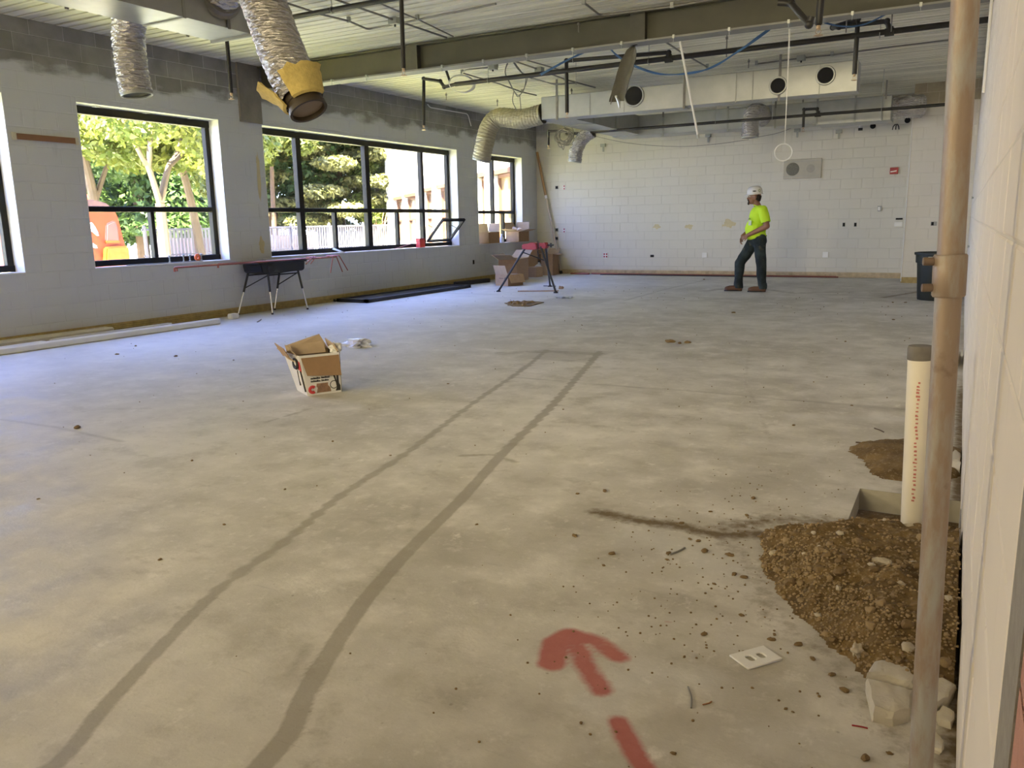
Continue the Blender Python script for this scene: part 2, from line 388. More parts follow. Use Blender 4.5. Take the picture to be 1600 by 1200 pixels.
# two long curving tyre tracks
tl = sm2([(-1.74, .5), (-1.83, .98), (-1.95, 1.2), (-2.09, 1.5), (-2.25, 1.87), (-2.35, 2.28), (-2.54, 2.9), (-2.69, 3.64), (-3.01, 4.87), (-3.34, 6.29), (-3.62, 7.3)])
tr = sm2([(-1.33, .8), (-1.4, 1.29), (-1.51, 1.52), (-1.70, 1.98), (-1.84, 2.46), (-1.98, 3.07), (-2.19, 3.87), (-2.45, 5.0), (-2.8, 6.34), (-3.08, 7.4)])
TRK = np.maximum(TRK, .85*soft(poly_d(tl), .028, .012)); TRK = np.maximum(TRK, .95*soft(poly_d(tr), .032, .012))
for q, w, k in ((((1170, 545), (1165, 600), (1185, 640), (1205, 690)), .03, .45), (((1065, 610), (1062, 680), (1060, 760)), .03, .3), (((690, 720), (660, 770), (640, 830)), .03, .45),
                (((415, 660), (480, 640), (495, 635)), .02, .7), (((455, 655), (485, 632)), .02, .6), (((720, 712), (770, 710), (805, 722)), .025, .75), (((755, 738), (790, 735)), .03, .5),
                (((250, 695), (380, 725), (470, 745)), .012, .35), (((330, 905), (410, 868)), .03, .35), (((420, 1075), (470, 1020)), .03, .3), (((760, 660), (800, 630)), .02, .4),
                (((1100, 455), (1165, 448), (1240, 458), (1330, 456)), .11, .55), (((955, 445), (1010, 441), (1075, 449)), .05, .4), (((830, 560), (960, 505), (1070, 470)), .02, .4)):
    TRK = np.maximum(TRK, k*soft(poly_d(px2(*q)), w, .03))
for q, w, k in ((((785, 552), (850, 549), (935, 553)), .10, .55), (((800, 575), (925, 560)), .05, .4), (((480, 1010), (455, 1050)), .03, .6), (((500, 1070), (520, 1110), (480, 1200)), .05, .4)): TRK = np.maximum(TRK, k*soft(poly_d(px2(*q)), w, .03))
# grey patch of newer concrete between the tracks' far ends, and by the far box
for (x0, x1, y0, y1, k) in ((-3.75, -2.9, 6.7, 7.5, .5), (-4.75, -3.6, 7.1, 7.75, .45), (-6.1, -4.9, 11.3, 12.6, .5)):
    PATCH = np.maximum(PATCH, k*np.clip(np.minimum(np.minimum(GX-x0, x1-GX), np.minimum(GY-y0, y1-GY))/.12+.5, 0, 1))
# red sprayed arrow
RW = [(px2((862, 1036), (868, 1005), (890, 992)), .042, .9), (px2((890, 992), (930, 1000), (966, 1026)), .036, .75),
      (px2((890, 992), (905, 1020), (925, 1058), (940, 1078)), .036, .75), (px2((966, 1128), (985, 1165), (1010, 1205), (1040, 1260)), .026, 1.0)]
for pts, w, k in RW: RED = np.maximum(RED, k*soft(poly_d(pts), w, .018))
for (x, y), k in (((1045, 972), .8),): RED = np.maximum(RED, k*soft(np.hypot(GX-onZ(x, y).x, GY-onZ(x, y).y), .008, .012))
RED = np.maximum(RED, .35*soft(np.hypot((GX-onZ(815, 487).x)/1.6, GY-onZ(815, 487).y), .25, .3)*(np.hypot(GX-onZ(815, 478).x, GY-onZ(815, 478).y) > .2))
# earth round the trench and the brown streak swept out from the heap
DRT = np.maximum(DRT, .95*soft(poly_d(sm2(px2((935, 800), (990, 812), (1060, 822), (1120, 835), (1190, 835)))), .035, .085))
DRT = np.maximum(DRT, .62*soft(poly_d(px2((1120, 830), (1200, 812), (1300, 815))), .09, .12))
DRT = np.maximum(DRT, .58*soft(poly_d(px2((1130, 850), (1180, 880), (1200, 960), (1300, 1030), (1350, 1100), (1450, 1200))), .05, .16))
DRT = np.maximum(DRT, .8*soft(np.hypot((GX+.14)/1.15, (GY-4.62)/1.5), .22, .12))
DRT = np.maximum(DRT, .55*soft(poly_d(px2((1380, 465), (1440, 455))), .1, .1))
DRT = np.maximum(DRT, .6*soft(np.hypot(GX-onZ(822, 476).x, (GY-onZ(822, 476).y)), .16, .12))
DRT = np.maximum(DRT, .6*np.clip((GX-.0)/.06, 0, 1)*np.clip((8-GY)/1.5, 0, 1))
# joints
for y0, xa, xb in ((5.87, -3.3, XR), (12.75, -9.4, -3.3)): SAW = np.maximum(SAW, .9*soft(np.abs(GY-y0-.02*np.sin(GX*3)), .006, .018)*(GX > xa)*(GX < xb))
for q, w in ((((975, 470), (1040, 452), (1108, 436)), .015), (((0, 655), (90, 668), (190, 690)), .008), (((1240, 625), (1420, 640)), .01)):
    SAW = np.maximum(SAW, .8*soft(poly_d(px2(*q)), w, .02))
# pale dust: scuffed patch above the arrow, edge of the trench, by the carton
for q, w, k in ((((1000, 840), (1080, 870), (1150, 900)), .10, .6), (((930, 1100), (1010, 1050), (1100, 1062)), .05, .55), (((1240, 650), (1420, 655)), .05, .5), (((530, 545), (575, 540)), .12, .9), (((1320, 1160), (1200, 1150)), .06, .3)):
    DUST_PALE = np.maximum(DUST_PALE, k*soft(poly_d(px2(*q)), w, w))
DUST_PALE = np.maximum(DUST_PALE, .55*np.clip((-3.5-GX)/4, 0, 1))  # floor gets paler towards the window wall
verts = np.stack([GX.ravel(), GY.ravel(), np.zeros(GX.size)], 1)
ii = np.arange(nx*ny).reshape(ny, nx)
cxm = (xs[:-1]+xs[1:])/2; cym = (ys[:-1]+ys[1:])/2
keep = ~((cxm[None, :] > HX0) & (cxm[None, :] < HX1) & (cym[:, None] > HY0) & (cym[:, None] < HY1))
quads = np.stack([ii[:-1, :-1], ii[:-1, 1:], ii[1:, 1:], ii[1:, :-1]], -1)[keep]
me = bpy.data.meshes.new('floor')
me.vertices.add(len(verts)); me.vertices.foreach_set('co', verts.ravel())
me.loops.add(len(quads)*4); me.loops.foreach_set('vertex_index', quads.ravel())
me.polygons.add(len(quads)); me.polygons.foreach_set('loop_start', np.arange(0, len(quads)*4, 4))
me.update(); me.validate()
for nm, (a, b, c) in (('marks', (TRK, RED, DRT)), ('marks_b', (SAW, DUST_PALE, PATCH))):
    at = me.color_attributes.new(nm, 'FLOAT_COLOR', 'POINT')
    at.data.foreach_set('color', np.stack([a.ravel(), b.ravel(), c.ravel(), np.ones(a.size)], 1).astype(np.float32).ravel())
me.materials.append(M['floor'])
floor = bpy.data.objects.new('floor', me); COL.objects.link(floor); floor['kind'] = 'structure'
bm = BM()                                              # cut edges of the slab round the trench
for lo, hi in (((HX0-.06, HY0-.06, -.105), (HX0, HY1+.06, -.001)), ((HX0, HY1, -.105), (HX1, HY1+.06, -.001)), ((HX0, HY0-.06, -.105), (HX1, HY0, -.001)), ((HX1, HY0-.06, -.36), (HX1+.06, HY1+.06, -.001)), ((HX0-.06, HY0-.06, -.36), (HX1+.06, HY1+.06, -.30))): add_box(bm, lo, hi)
obj('slab_edge', bm, mat('cut_concrete', (.40, .37, .30), .8, 0, .15, 12, .2, 60), floor)

# ------------------------------------------------------------------ block walls: a core with openings, and one piece per block
VIEWN = lambda p: ((p-CAM).dot(_r)/max(.01, (p-CAM).dot(_f))*FPX+800, 600-(p-CAM).dot(_u)/max(.01, (p-CAM).dot(_f))*FPX)
BL, BH, GAP = .4064, .2032, .0055
def block_wall(name, origin, ex, nrm, length, height, openings, m, core_t=.30, facing=.012, cap=300, u_off=0.0, joint=None):
    """wall plane through origin, along ex, facing nrm. openings: (u0,u1,z0,z1). The face of the blocks lies in the plane."""
    origin, ex, nrm = Vector(origin), Vector(ex), Vector(nrm); ez = Vector((0, 0, 1))
    us = sorted({0.0, length} | {a for o in openings for a in o[:2]}); zs = sorted({0.0, height} | {a for o in openings for a in o[2:]})
    def P(u, z, d): return origin + ex*u + ez*z + nrm*d
    bm = BM()
    for u0, u1 in zip(us, us[1:]):
        run = None
        for z0, z1 in zip(zs, zs[1:]):
            um, zm = (u0+u1)/2, (z0+z1)/2
            if any(o[0] < um < o[1] and o[2] < zm < o[3] for o in openings): continue
            add_hexa(bm, [P(u0, z0, -facing+.0085), P(u1, z0, -facing+.0085), P(u1, z1, -facing+.0085), P(u0, z1, -facing+.0085)],
                     [P(u0, z0, -core_t), P(u1, z0, -core_t), P(u1, z1, -core_t), P(u0, z1, -core_t)])
    bmesh.ops.remove_doubles(bm, verts=bm.verts, dist=1e-5)
    wall = struct(name, bm, joint or 'joint_'+m, sharp=None)
    pieces = []
    for k in range(int(height/BH)+1):
        z0, z1 = k*BH, min((k+1)*BH, height)
        if z1-z0 < .03: continue
        u = -BL/2*(k % 2) + u_off - BL
        while u < length:
            a, b = max(u, 0), min(u+BL, length); u += BL
            rects = [(a, b, z0, z1)] if b-a > .03 else []
            for o in openings:
                nr = []
                for (ra, rb, rc, rd) in rects:
                    if rb <= o[0] or ra >= o[1] or rd <= o[2]+.001 or rc >= o[3]-.001: nr.append((ra, rb, rc, rd)); continue
                    if ra < o[0]: nr.append((ra, o[0], rc, rd))
                    if rb > o[1]: nr.append((o[1], rb, rc, rd))
                    if rc < o[2]-.012: nr.append((max(ra, o[0]), min(rb, o[1]), rc, o[2]))
                    if rd > o[3]+.012: nr.append((max(ra, o[0]), min(rb, o[1]), o[3], rd))
                rects = nr
            for q in rects:
                if q[1]-q[0] < .03: continue
                c = P((q[0]+q[1])/2, (q[2]+q[3])/2, 0); x, y = VIEWN(c); d = (c-CAM).length
                if (c-CAM).dot(_f) < .2: x = -9999
                vis = -80 < x < 1680 and -60 < y < 1260
                area = (q[1]-q[0])*(q[3]-q[2])*abs((c-CAM).dot(nrm))/d**3 if vis else 0
                pieces.append((area, q))
    pieces.sort(key=lambda t: -t[0])
    cache = {}; g = GAP/2; rest = BM(); n = 0
    mm = M[m]
    for i, (area, q) in enumerate(pieces):
        w, h = round(q[1]-q[0], 3), round(q[3]-q[2], 3); c = P((q[0]+q[1])/2, (q[2]+q[3])/2, random.uniform(-.0016, .0008))
        def shape(bm, at):
            # outer face slightly chamfered
            for (du, dz, dd) in (): pass
            ww, hh = w/2-g, h/2-g; e = min(.006, ww*.3, hh*.3)
            A = [bm.verts.new(at + ex*(su*ww)+ez*(sz*hh)+nrm*(-facing-.002)) for su, sz in ((-1, -1), (1, -1), (1, 1), (-1, 1))]
            B = [bm.verts.new(at + ex*(su*ww)+ez*(sz*hh)+nrm*(-e*.5)) for su, sz in ((-1, -1), (1, -1), (1, 1), (-1, 1))]
            C = [bm.verts.new(at + ex*(su*(ww-e))+ez*(sz*(hh-e))) for su, sz in ((-1, -1), (1, -1), (1, 1), (-1, 1))]
            for X, Y in ((A, B), (B, C)):
                for k in range(4): j = (k+1) % 4; bm.faces.new((X[k], X[j], Y[j], Y[k]))
            bm.faces.new(C)
        if n < cap and area > 0:
            if (w, h) not in cache:
                bm = BM(); shape(bm, Vector((0, 0, 0))); cache[(w, h)] = finish(bm, 'block', mm, None)
            o = bpy.data.objects.new('block', cache[(w, h)]); COL.objects.link(o); o.parent = wall; o.location = c; n += 1
        else: shape(rest, c)
    if len(rest.verts):
        o = obj('block_facing', rest, mm, wall, sharp=None); o['kind'] = 'stuff'
    else: rest.free()
    return wall

WIN = ((3.41, 5.56), (6.43, 8.58), (9.41, 14.87), (15.69, 17.76)); WZ0, WZ1 = .813, 2.79
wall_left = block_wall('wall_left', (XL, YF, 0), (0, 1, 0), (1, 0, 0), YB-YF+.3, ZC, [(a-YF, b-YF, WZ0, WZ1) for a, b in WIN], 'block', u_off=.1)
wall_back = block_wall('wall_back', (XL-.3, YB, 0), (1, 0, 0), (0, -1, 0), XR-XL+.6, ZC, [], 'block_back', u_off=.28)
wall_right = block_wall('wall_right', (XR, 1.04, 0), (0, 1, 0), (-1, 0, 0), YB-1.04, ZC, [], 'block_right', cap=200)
bm = BM(); add_box(bm, (XL-.3, YF-.3, 0), (XR+.3, YF, ZC)); struct('wall_front', bm, 'mortar', sharp=None)
# jamb of the opening at the near end of the right wall: grey strip, then rough pink brick
bm = BM(); add_box(bm, (XR+.001, .88, 0), (XR+.3, 1.04, ZC)); struct('trim_1', bm, mat('grey_caulk_strip', (.30, .28, .25), .85, 0, .2, 40, .4, 120), sharp=None)
pb = bpy.data.objects.new('trim_2', None); COL.objects.link(pb); pb['kind'] = 'structure'; ORG[pb] = Vector((0, 0, 0))
pink = mat('rough_pink_brick', (.58, .31, .25), .95, 0, .12, 30, .8, 160)
for k in range(18):
    bm = BM(); add_box(bm, (XR+.003, .45, k*BH+.004), (XR+.3, .878, (k+1)*BH-.004)); obj('brick', bm, pink, pb, sharp=None)
bm = BM(); add_box(bm, (XR, YF, 0), (XR+.3, .45, ZC)); struct('trim_3', bm, 'mortar', sharp=None)
# boxed-out corner of block at the far right
CX0, CY = -.99, 17.27
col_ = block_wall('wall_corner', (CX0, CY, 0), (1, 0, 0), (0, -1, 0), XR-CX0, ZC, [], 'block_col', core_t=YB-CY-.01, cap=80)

# ceiling: ribbed deck spanning window wall to right wall
bm = BM(); y = YF; prof = []
while y < YB+.3:
    prof += [(y, 0), (y+.118, 0), (y+.124, .034), (y+.144, .034)]; y += .15
a = [bm.verts.new((XL-.3, p, ZC+h)) for p, h in prof]; b = [bm.verts.new((XR+.3, p, ZC+h)) for p, h in prof]
for i in range(len(a)-1): bm.faces.new((a[i], b[i], b[i+1], a[i+1]))
struct('ceiling', bm, 'deck', sharp=None)
bm = BM(); add_box(bm, (XL-.4, YF-.3, ZC+.05), (XR+.3, YB+.3, ZC+.3)); o = obj('roof_slab', bm, 'mortar', bpy.data.objects['ceiling'], sharp=None)
# ceiling seams: the odd wider lap strip
bm = BM()
for y in (4.2, 6.3, 8.05, 10.4, 12.6, 14.9, 16.8): add_box(bm, (XL, y, ZC-.006), (XR, y+.05, ZC+.004))
obj('lap_strip', bm, 'deck', bpy.data.objects['ceiling'], sharp=None)

# steel beam
beam = thing('steel_beam', 'deep olive green steel beam crossing under the whole ceiling', 'beam', (XL, 9.5, 3.28))
bm = BM(); add_box(bm, (XL+.02, 9.37, 3.27), (XR, 9.60, 3.29)); obj('bottom_flange', bm, mat('grey_flange', (.22, .22, .20), .6, 0, .15, 4), beam, sharp=None)
bm = BM(); add_box(bm, (XL+.02, 9.37, 3.585), (XR, 9.60, 3.61)); obj('top_flange', bm, 'beam', beam, sharp=None)
bm = BM(); add_box(bm, (XL+.02, 9.455, 3.29), (XR, 9.47, 3.585)); obj('web', bm, 'beam', beam, sharp=None)
for x in (-3.45, -6.6):
    bm = BM(); add_box(bm, (x-.09, 9.375, 3.29), (x+.09, 9.455, 3.585)); obj('splice_plate', bm, mat('dark_plate', (.06, .058, .04), .6, 0, .2), beam, sharp=None)
for i, x in enumerate(np.arange(-8.6, -.3, .62)):
    bm = BM(); add_box(bm, (x-.012, 9.36, 3.262), (x+.012, 9.40, 3.30)); add_cyl(bm, (x, 9.37, 3.27), (x, 9.37, 3.22), .004, 6)
    if i == 0: cm_ = obj('beam_clip', bm, 'galv', beam); c0 = x
    else: bm.free(); c = cm_.copy(); COL.objects.link(c); c.location = (x-c0, 0, 0)
# pier under the beam end
bm = BM(); add_box(bm, (XL, 8.98, 2.80), (XL+.035, 9.40, ZC)); struct('trim_4', bm, mat('bare_pier', (.20, .185, .155), .85, 0, .25, 5, .3, 40), sharp=None)

# glue lines left by the stripped skirting
glue = mat('old_glue', (.36, .27, .11), .8, 0, .35, 12, .3, 60)
bm = BM()
for k in range(4):
    z = .012+k*.026; pts = [(XL+.006+.004*noise.noise(Vector((y*.9, k, 0))), y, z+.007*noise.noise(Vector((y*1.3, k*5, 1)))) for y in np.arange(3.0, YB, .12)]
    add_tube(bm, pts, .010, 6)
add_box(bm, (XL-.002, 3, 0), (XL+.003, YB, .112)); struct('baseboard_left', bm, glue)
bm = BM()
for k in range(3):
    z = .012+k*.03; pts = [(x, YB-.006-.004*noise.noise(Vector((x*.9, k, 3))), z+.008*noise.noise(Vector((x*1.3, k*5, 2)))) for x in np.arange(XL, CX0+.1, .12)]
    add_tube(bm, pts, .010, 6)
add_box(bm, (XL, YB-.003, 0), (CX0, YB+.002, .11)); struct('baseboard_back', bm, mat('old_glue_pale', (.50, .40, .26), .8, 0, .3, 12, .3, 60))
bm = BM(); add_box(bm, (CX0-.004, CY-.006, 0), (XR, CY+.002, .11)); struct('baseboard_corner', bm, glue)
bm = BM(); add_cyl(bm, (CX0, CY-.003, .03), (CX0, CY-.003, 3.2), .008, 8); struct('trim_5', bm, 'white_plastic')

# ------------------------------------------------------------------ windows
def window(n, y0, y1, mull, rail, subs, gaps=()):
    """mull: full-height mullions (y, width); rail: z of the horizontal rail; subs: lower mullions. The frame is set back in the wall."""
    root = bpy.data.objects.new('window_%d' % n, None); COL.objects.link(root); root['kind'] = 'structure'; root.location = (XL-.24, y0, WZ0); ORG[root] = Vector(root.location)
    xf, xb = XL-.20, XL-.285; fw = .075
    def bar(nm, lo, hi): bm = BM(); add_box(bm, lo, hi); bmesh.ops.bevel(bm, geom=bm.edges[:], offset=.006, segments=1, affect='EDGES'); return obj(nm, bm, 'bronze', root, sharp=None)
    bar('head', (xb, y0, WZ1-.105), (xf+.01, y1, WZ1-.01)); bar('bottom_rail', (xb, y0, WZ0+.01), (xf+.015, y1, WZ0+.085))
    bar('jamb', (xb, y0, WZ0+.01), (xf, y0+fw, WZ1-.01)); bar('jamb', (xb, y1-fw, WZ0+.01), (xf, y1, WZ1-.01))
    cuts = [y0+fw] + [a for a, w in mull] + [y1-fw]
    for a, w in mull: bar('mullion', (xb, a-w/2, WZ0+.08), (xf+.012, a+w/2, WZ1-.1))
    bar('transom', (xb+.005, y0+fw, rail-.035), (xf+.006, y1-fw, rail+.035))
    for a in subs: bar('lower_mullion', (xb+.005, a-.028, WZ0+.08), (xf+.004, a+.028, rail-.03))
    ed = sorted(cuts)
    for a, b in zip(ed, ed[1:]):
        bm = BM(); add_box(bm, (xb+.03, a, rail), (xb+.036, b, WZ1-.09)); obj('pane', bm, 'glass', root, sharp=None)
    ed = sorted(cuts+list(subs))
    for i, (a, b) in enumerate(zip(ed, ed[1:])):
        if i in gaps: continue
        bm = BM(); add_box(bm, (xb+.03, a, WZ0+.06), (xb+.036, b, rail)); obj('pane', bm, 'glass', root, sharp=None)
    bm = BM(); add_box(bm, (XL-.20, y0+.002, WZ0-.006), (XL+.012, y1-.002, WZ0+.008)); obj('sill', bm, 'white_board', root, sharp=None)
    # pale painted reveal lining
    bm = BM(); add_box(bm, (XL-.2, y0-.001, WZ0), (XL-.002, y0+.004, WZ1)); add_box(bm, (XL-.2, y1-.004, WZ0), (XL-.002, y1+.001, WZ1)); add_box(bm, (XL-.2, y0, WZ1-.004), (XL-.002, y1, WZ1+.001))
    obj('reveal', bm, 'white_board', root, sharp=None)
    bm = BM()
    for k in range(3): yy = y0+(k+.5)*(y1-y0)/3; add_box(bm, (XL-.18, yy-.03, WZ1-.016), (XL-.10, yy+.03, WZ1-.006))
    obj('blind_bracket', bm, 'white_plastic', root, sharp=None)
    return root
window(1, *WIN[0], (), 1.54, (4.45,)); window(2, *WIN[1], (), 1.54, (7.49,))
w3 = window(3, *WIN[2], ((10.37, .11), (12.13, .12), (13.87, .085)), 1.54, (11.2, 13.01), gaps=(5,))
window(4, *WIN[3], ((16.72, .06),), 1.52, (17.2,))
# hopper sash of window 3 standing open into the room
ysa, ysb = 13.93, 14.79
hinge = Vector((XL-.19, 0, .92)); tilt = Matrix.Rotation(RD(42), 3, 'Y')
def hop(lo, hi, nm, m, parent):
    bm = BM(); add_box(bm, lo, hi, tilt, Vector((XL-.19, ysa, .92))); return obj(nm, bm, m, parent, sharp=None)
zt = .92+.60
sash = hop((XL-.215, ysa, .92), (XL-.17, ysb, .965), 'open_sash', 'bronze', w3)
hop((XL-.215, ysa, zt-.045), (XL-.17, ysb, zt), 'sash_rail', 'bronze', sash); hop((XL-.215, ysa, .965), (XL-.17, ysa+.045, zt-.045), 'sash_stile', 'bronze', sash); hop((XL-.215, ysb-.045, .965), (XL-.17, ysb, zt-.045), 'sash_stile', 'bronze', sash)
hop((XL-.195, ysa+.04, .96), (XL-.19, ysb-.04, zt-.04), 'pane', 'glass', sash)
bm = BM(); add_cyl(bm, (XL-.2, ysa+.02, 1.28), (XL+.03, ysa+.02, 1.17), .007, 6); add_cyl(bm, (XL-.2, ysb-.02, 1.28), (XL+.03, ysb-.02, 1.17), .007, 6); obj('stay_arm', bm, 'bronze', sash)
# ------------------------------------------------------------------ outside the windows
GZ = -.35
m, nt, bs, _ = new_mat('yard_ground'); p = pos_n(nt)
sx = nt.nodes.new('ShaderNodeSeparateXYZ'); nt.links.new(p, sx.inputs[0])
gr = mix_n(nt, noise_n(nt, p, 3.0, 5), (.46, .45, .14), (.64, .60, .22))
cn = mix_n(nt, noise_n(nt, p, .6, 5), (.42, .40, .34), (.52, .50, .44))
lawn = ramp_n(nt, math_n(nt, 'ADD', sx.outputs['X'], math_n(nt, 'MULTIPLY', noise_n(nt, p, .3, 3), 1.0)), -13.6, -13.4)
nt.links.new(mix_n(nt, lawn, cn, gr), bs.inputs['Base Color']); bs.inputs['Roughness'].default_value = .9
bm = BM(); add_box(bm, (-70, -40, GZ-.3), (XL-.3, 90, GZ)); g = struct('yard_ground', bm, m, sharp=None)

leaf_mats = {}
def leaf_mat(name, a, b):
    m, nt, bs, out = new_mat(name); p = pos_n(nt)
    c = mix_n(nt, ramp_n(nt, noise_n(nt, p, 1.1, 3), .35, .65), a, b); nt.links.new(c, bs.inputs['Base Color']); bs.inputs['Roughness'].default_value = .6
    t = nt.nodes.new('ShaderNodeBsdfTranslucent'); nt.links.new(c, t.inputs[0]); mx = nt.nodes.new('ShaderNodeMixShader'); mx.inputs[0].default_value = .35
    nt.links.new(bs.outputs[0], mx.inputs[1]); nt.links.new(t.outputs[0], mx.inputs[2]); nt.links.new(mx.outputs[0], out.inputs[0]); return m
M['leaf_yel'] = leaf_mat('yellow_green_leaves', (0.0682, 0.0992, 0.0124), (0.1674, 0.1798, 0.031)); M['leaf_grn'] = leaf_mat('green_leaves', (0.0217, 0.0527, 0.01116), (0.0682, 0.1178, 0.0217))
M['leaf_drk'] = leaf_mat('deep_green_leaves', (0.0217, 0.0527, 0.01364), (0.0527, 0.0992, 0.0248)); M['needle'] = leaf_mat('conifer_needles', (0.0868, 0.093, 0.031), (0.2232, 0.217, 0.0868))
M['bark'] = mat('pale_bark', (.095, .068, .046), .9, 0, .3, 6, .6, 30); M['bark_drk'] = mat('brown_bark', (.08, .05, .032), .9, 0, .3, 6, .6, 30)
def leaves(name, blobs, n, size, m, parent, flat=0.0):
    """n leaf sprays (small folded quads) through ellipsoidal clumps (centre, radii)"""
    vol = np.array([r[0]*r[1]*r[2] for _, r in blobs])**.8; k = rng.choice(len(blobs), n, p=vol/vol.sum())
    d = rng.normal(size=(n, 3)); d /= np.linalg.norm(d, axis=1)[:, None]; rad = rng.uniform(.25, 1, n)**.5
    C = np.array([c for c, _ in blobs], float)[k] + d*rad[:, None]*np.array([r for _, r in blobs], float)[k]
    nn = d*.6 + rng.normal(size=(n, 3))*.7 + np.array([0, 0, .5+flat]); nn /= np.linalg.norm(nn, axis=1)[:, None]
    t = np.cross(nn, rng.normal(size=(n, 3))); t /= np.linalg.norm(t, axis=1)[:, None]; b = np.cross(nn, t)
    s = size*rng.uniform(.6, 1.35, n)[:, None]
    v = np.stack([C-t*s, C-b*s*.45+nn*s*.1, C+t*s, C+b*s*.45+nn*s*.1], 1).reshape(-1, 3) - np.array(ORG[parent])
    me = bpy.data.meshes.new(name); me.vertices.add(4*n); me.vertices.foreach_set('co', v.ravel())
    me.loops.add(4*n); me.loops.foreach_set('vertex_index', np.arange(4*n)); me.polygons.add(n); me.polygons.foreach_set('loop_start', np.arange(0, 4*n, 4))
    me.update(); me.materials.append(M[m]); o = bpy.data.objects.new(name, me); COL.objects.link(o); o.parent = parent; o['kind'] = 'stuff'; return o
def tree(label, base, forks, crown, n, size, lm, bark, group='trees outside the windows', flat=0):
    t = thing('tree', label, 'tree', base, group)
    for i, (pts, r0, r1) in enumerate(forks):
        P = smooth_path([Vector(base)+Vector(q) for q in pts], 5); bm = BM(); k = len(P)
        add_tube(bm, P, [r0+(r1-r0)*j/(k-1) for j in range(k)], 9); obj('trunk' if i == 0 else 'branch', bm, bark, t)
    leaves('foliage', [(Vector(base)+Vector(c), r) for c, r in crown], n, size, lm, t, flat); return t
def clump(cx, cy, cz, R, h, k, r):
    out = []
    for _ in range(k):
        a = rng.uniform(0, 2*pi); q = rng.uniform(0, 1)**.5
        out.append(((cx+R*q*cos(a), cy+R*q*sin(a), cz+rng.uniform(-h, h)), (r*rng.uniform(.7, 1.2), r*rng.uniform(.7, 1.2), r*rng.uniform(.5, .8))))
    return out
# the forked pale tree behind the left-hand window
b0 = onX(258, 400, -18.0); b0.z = GZ
zf = onX(250, 318, -18.0); v1 = onX(232, 262, -18.0)-b0; v2 = onX(216, 235, -18.0)-b0; v3 = onX(263, 262, -18.2)-b0; v4 = onX(280, 230, -18.4)-b0
fk = zf-b0
tree('tall forked tree with a pale trunk outside the left window', b0, [((Vector((0, 0, 0))), .19, .15)] and [((Vector((0, 0, 0)), fk*.5, fk), .17, .12), ((fk, v1, v2, v2+Vector((0, -1.2, 2.5))), .085, .04), ((fk, v3, v4, v4+Vector((0, 1, 2.2))), .095, .04), ((v1, v1+Vector((0, .3, 1.6)), v1+Vector((0, .5, 3.2))), .07, .03), ((v3, v3+Vector((0, 1.3, 1.0)), v3+Vector((-.5, 2.6, 1.6))), .06, .03)],
     clump(0, 0, 5.3, 3.0, 1.5, 26, 1.0)+clump(0, 1.6, 3.4, 1.6, .4, 6, .55), 20000, .11, 'leaf_yel', 'bark')
b1 = onX(152, 400, -22); b1.z = GZ
tree('slender grey-trunked tree beside the orange truck', b1, [((Vector((0, 0, 0)), Vector((0, .1, 2.4)), Vector((0, -.2, 4.5))), .17, .10), ((Vector((0, .1, 2.4)), Vector((0, .9, 4))), .09, .05)], clump(0, 0, 5.2, 2.8, 1.4, 22, 1.1), 16000, .12, 'leaf_yel', 'bark')
b2 = onX(318, 400, -21); b2.z = GZ
tree('leaning tree at the right edge of the left window', b2, [((Vector((0, 0, 0)), Vector((0, -.3, 2.5)), Vector((0, -.9, 5))), .15, .09)], clump(0, -.4, 5.2, 2.6, 1.5, 20, 1.1)+clump(0, .9, 3.0, 1.0, .4, 4, .6), 16000, .12, 'leaf_yel', 'bark')
for k, (px, X, hgt, lab, lm) in enumerate(((225, -31, 3.4, 'dark green maple standing behind the forked pale tree', 'leaf_grn'), (300, -33, 3.2, 'round bushy green tree behind the white fence', 'leaf_grn'), (430, -27, 4.6, 'dense deep green tree left of the conifer', 'leaf_drk'), (160, -36, 3.6, 'far green tree above the orange truck', 'leaf_grn'))):
    b = onX(px, 400, X); b.z = GZ
    tree(lab, b, [((Vector((0, 0, 0)), Vector((0, 0, 2)), Vector((.1, 0, 4))), .28, .2)], clump(0, 0, hgt, 3.0, 2.2, 26, 1.35), 16000, .16, lm, 'bark_drk')
b = onX(432, 400, -24.5); b.z = GZ
tree('light green leafy tree in front of the deep green one', b, [((Vector((0, 0, 0)), Vector((0, 0, 2)), Vector((.1, 0, 4))), .12, .08)], clump(0, -.4, 5.4, 1.6, 1.4, 12, .8), 9000, .12, 'leaf_yel', 'bark_drk')
# big conifer in the middle window
b = onX(535, 400, -25); b.z = GZ; br = []; cr = []
for i in range(58):
    h = 1.5+8.0*(i/58)**.9; L = 3.5*(1-.45*i/58); a = i*2.4+rng.uniform(-.3, .3)
    d = Vector((cos(a), sin(a), 0)); e = d*L + Vector((0, 0, h-.1*L))
    br.append(((Vector((0, 0, h)), d*L*.55+Vector((0, 0, h+.12)), e), .05, .015))
    for q in (.45, .72, 1.0): cr.append((d*L*q+Vector((0, 0, h+.02-.12*q)), (.95, .95, .30)))
tree('big pale conifer with layered branches outside the middle window', b, [((Vector((0, 0, 0)), Vector((0, 0, 4)), Vector((0, 0, 9.6))), .30, .08)]+br, cr, 90000, .13, 'needle', 'bark_drk', flat=.4)
b = onX(592, 400, -23.5); b.z = GZ
tree('yellow-green tree between the conifer and the white building', b, [((Vector((0, 0, 0)), Vector((0, .1, 2)), Vector((.1, 0, 4.5))), .14, .09)], clump(0, .2, 4.8, 1.5, 2.8, 26, .85), 22000, .11, 'leaf_yel', 'bark_drk')
b = onX(592, 400, -22.6); b.z = GZ; br = []
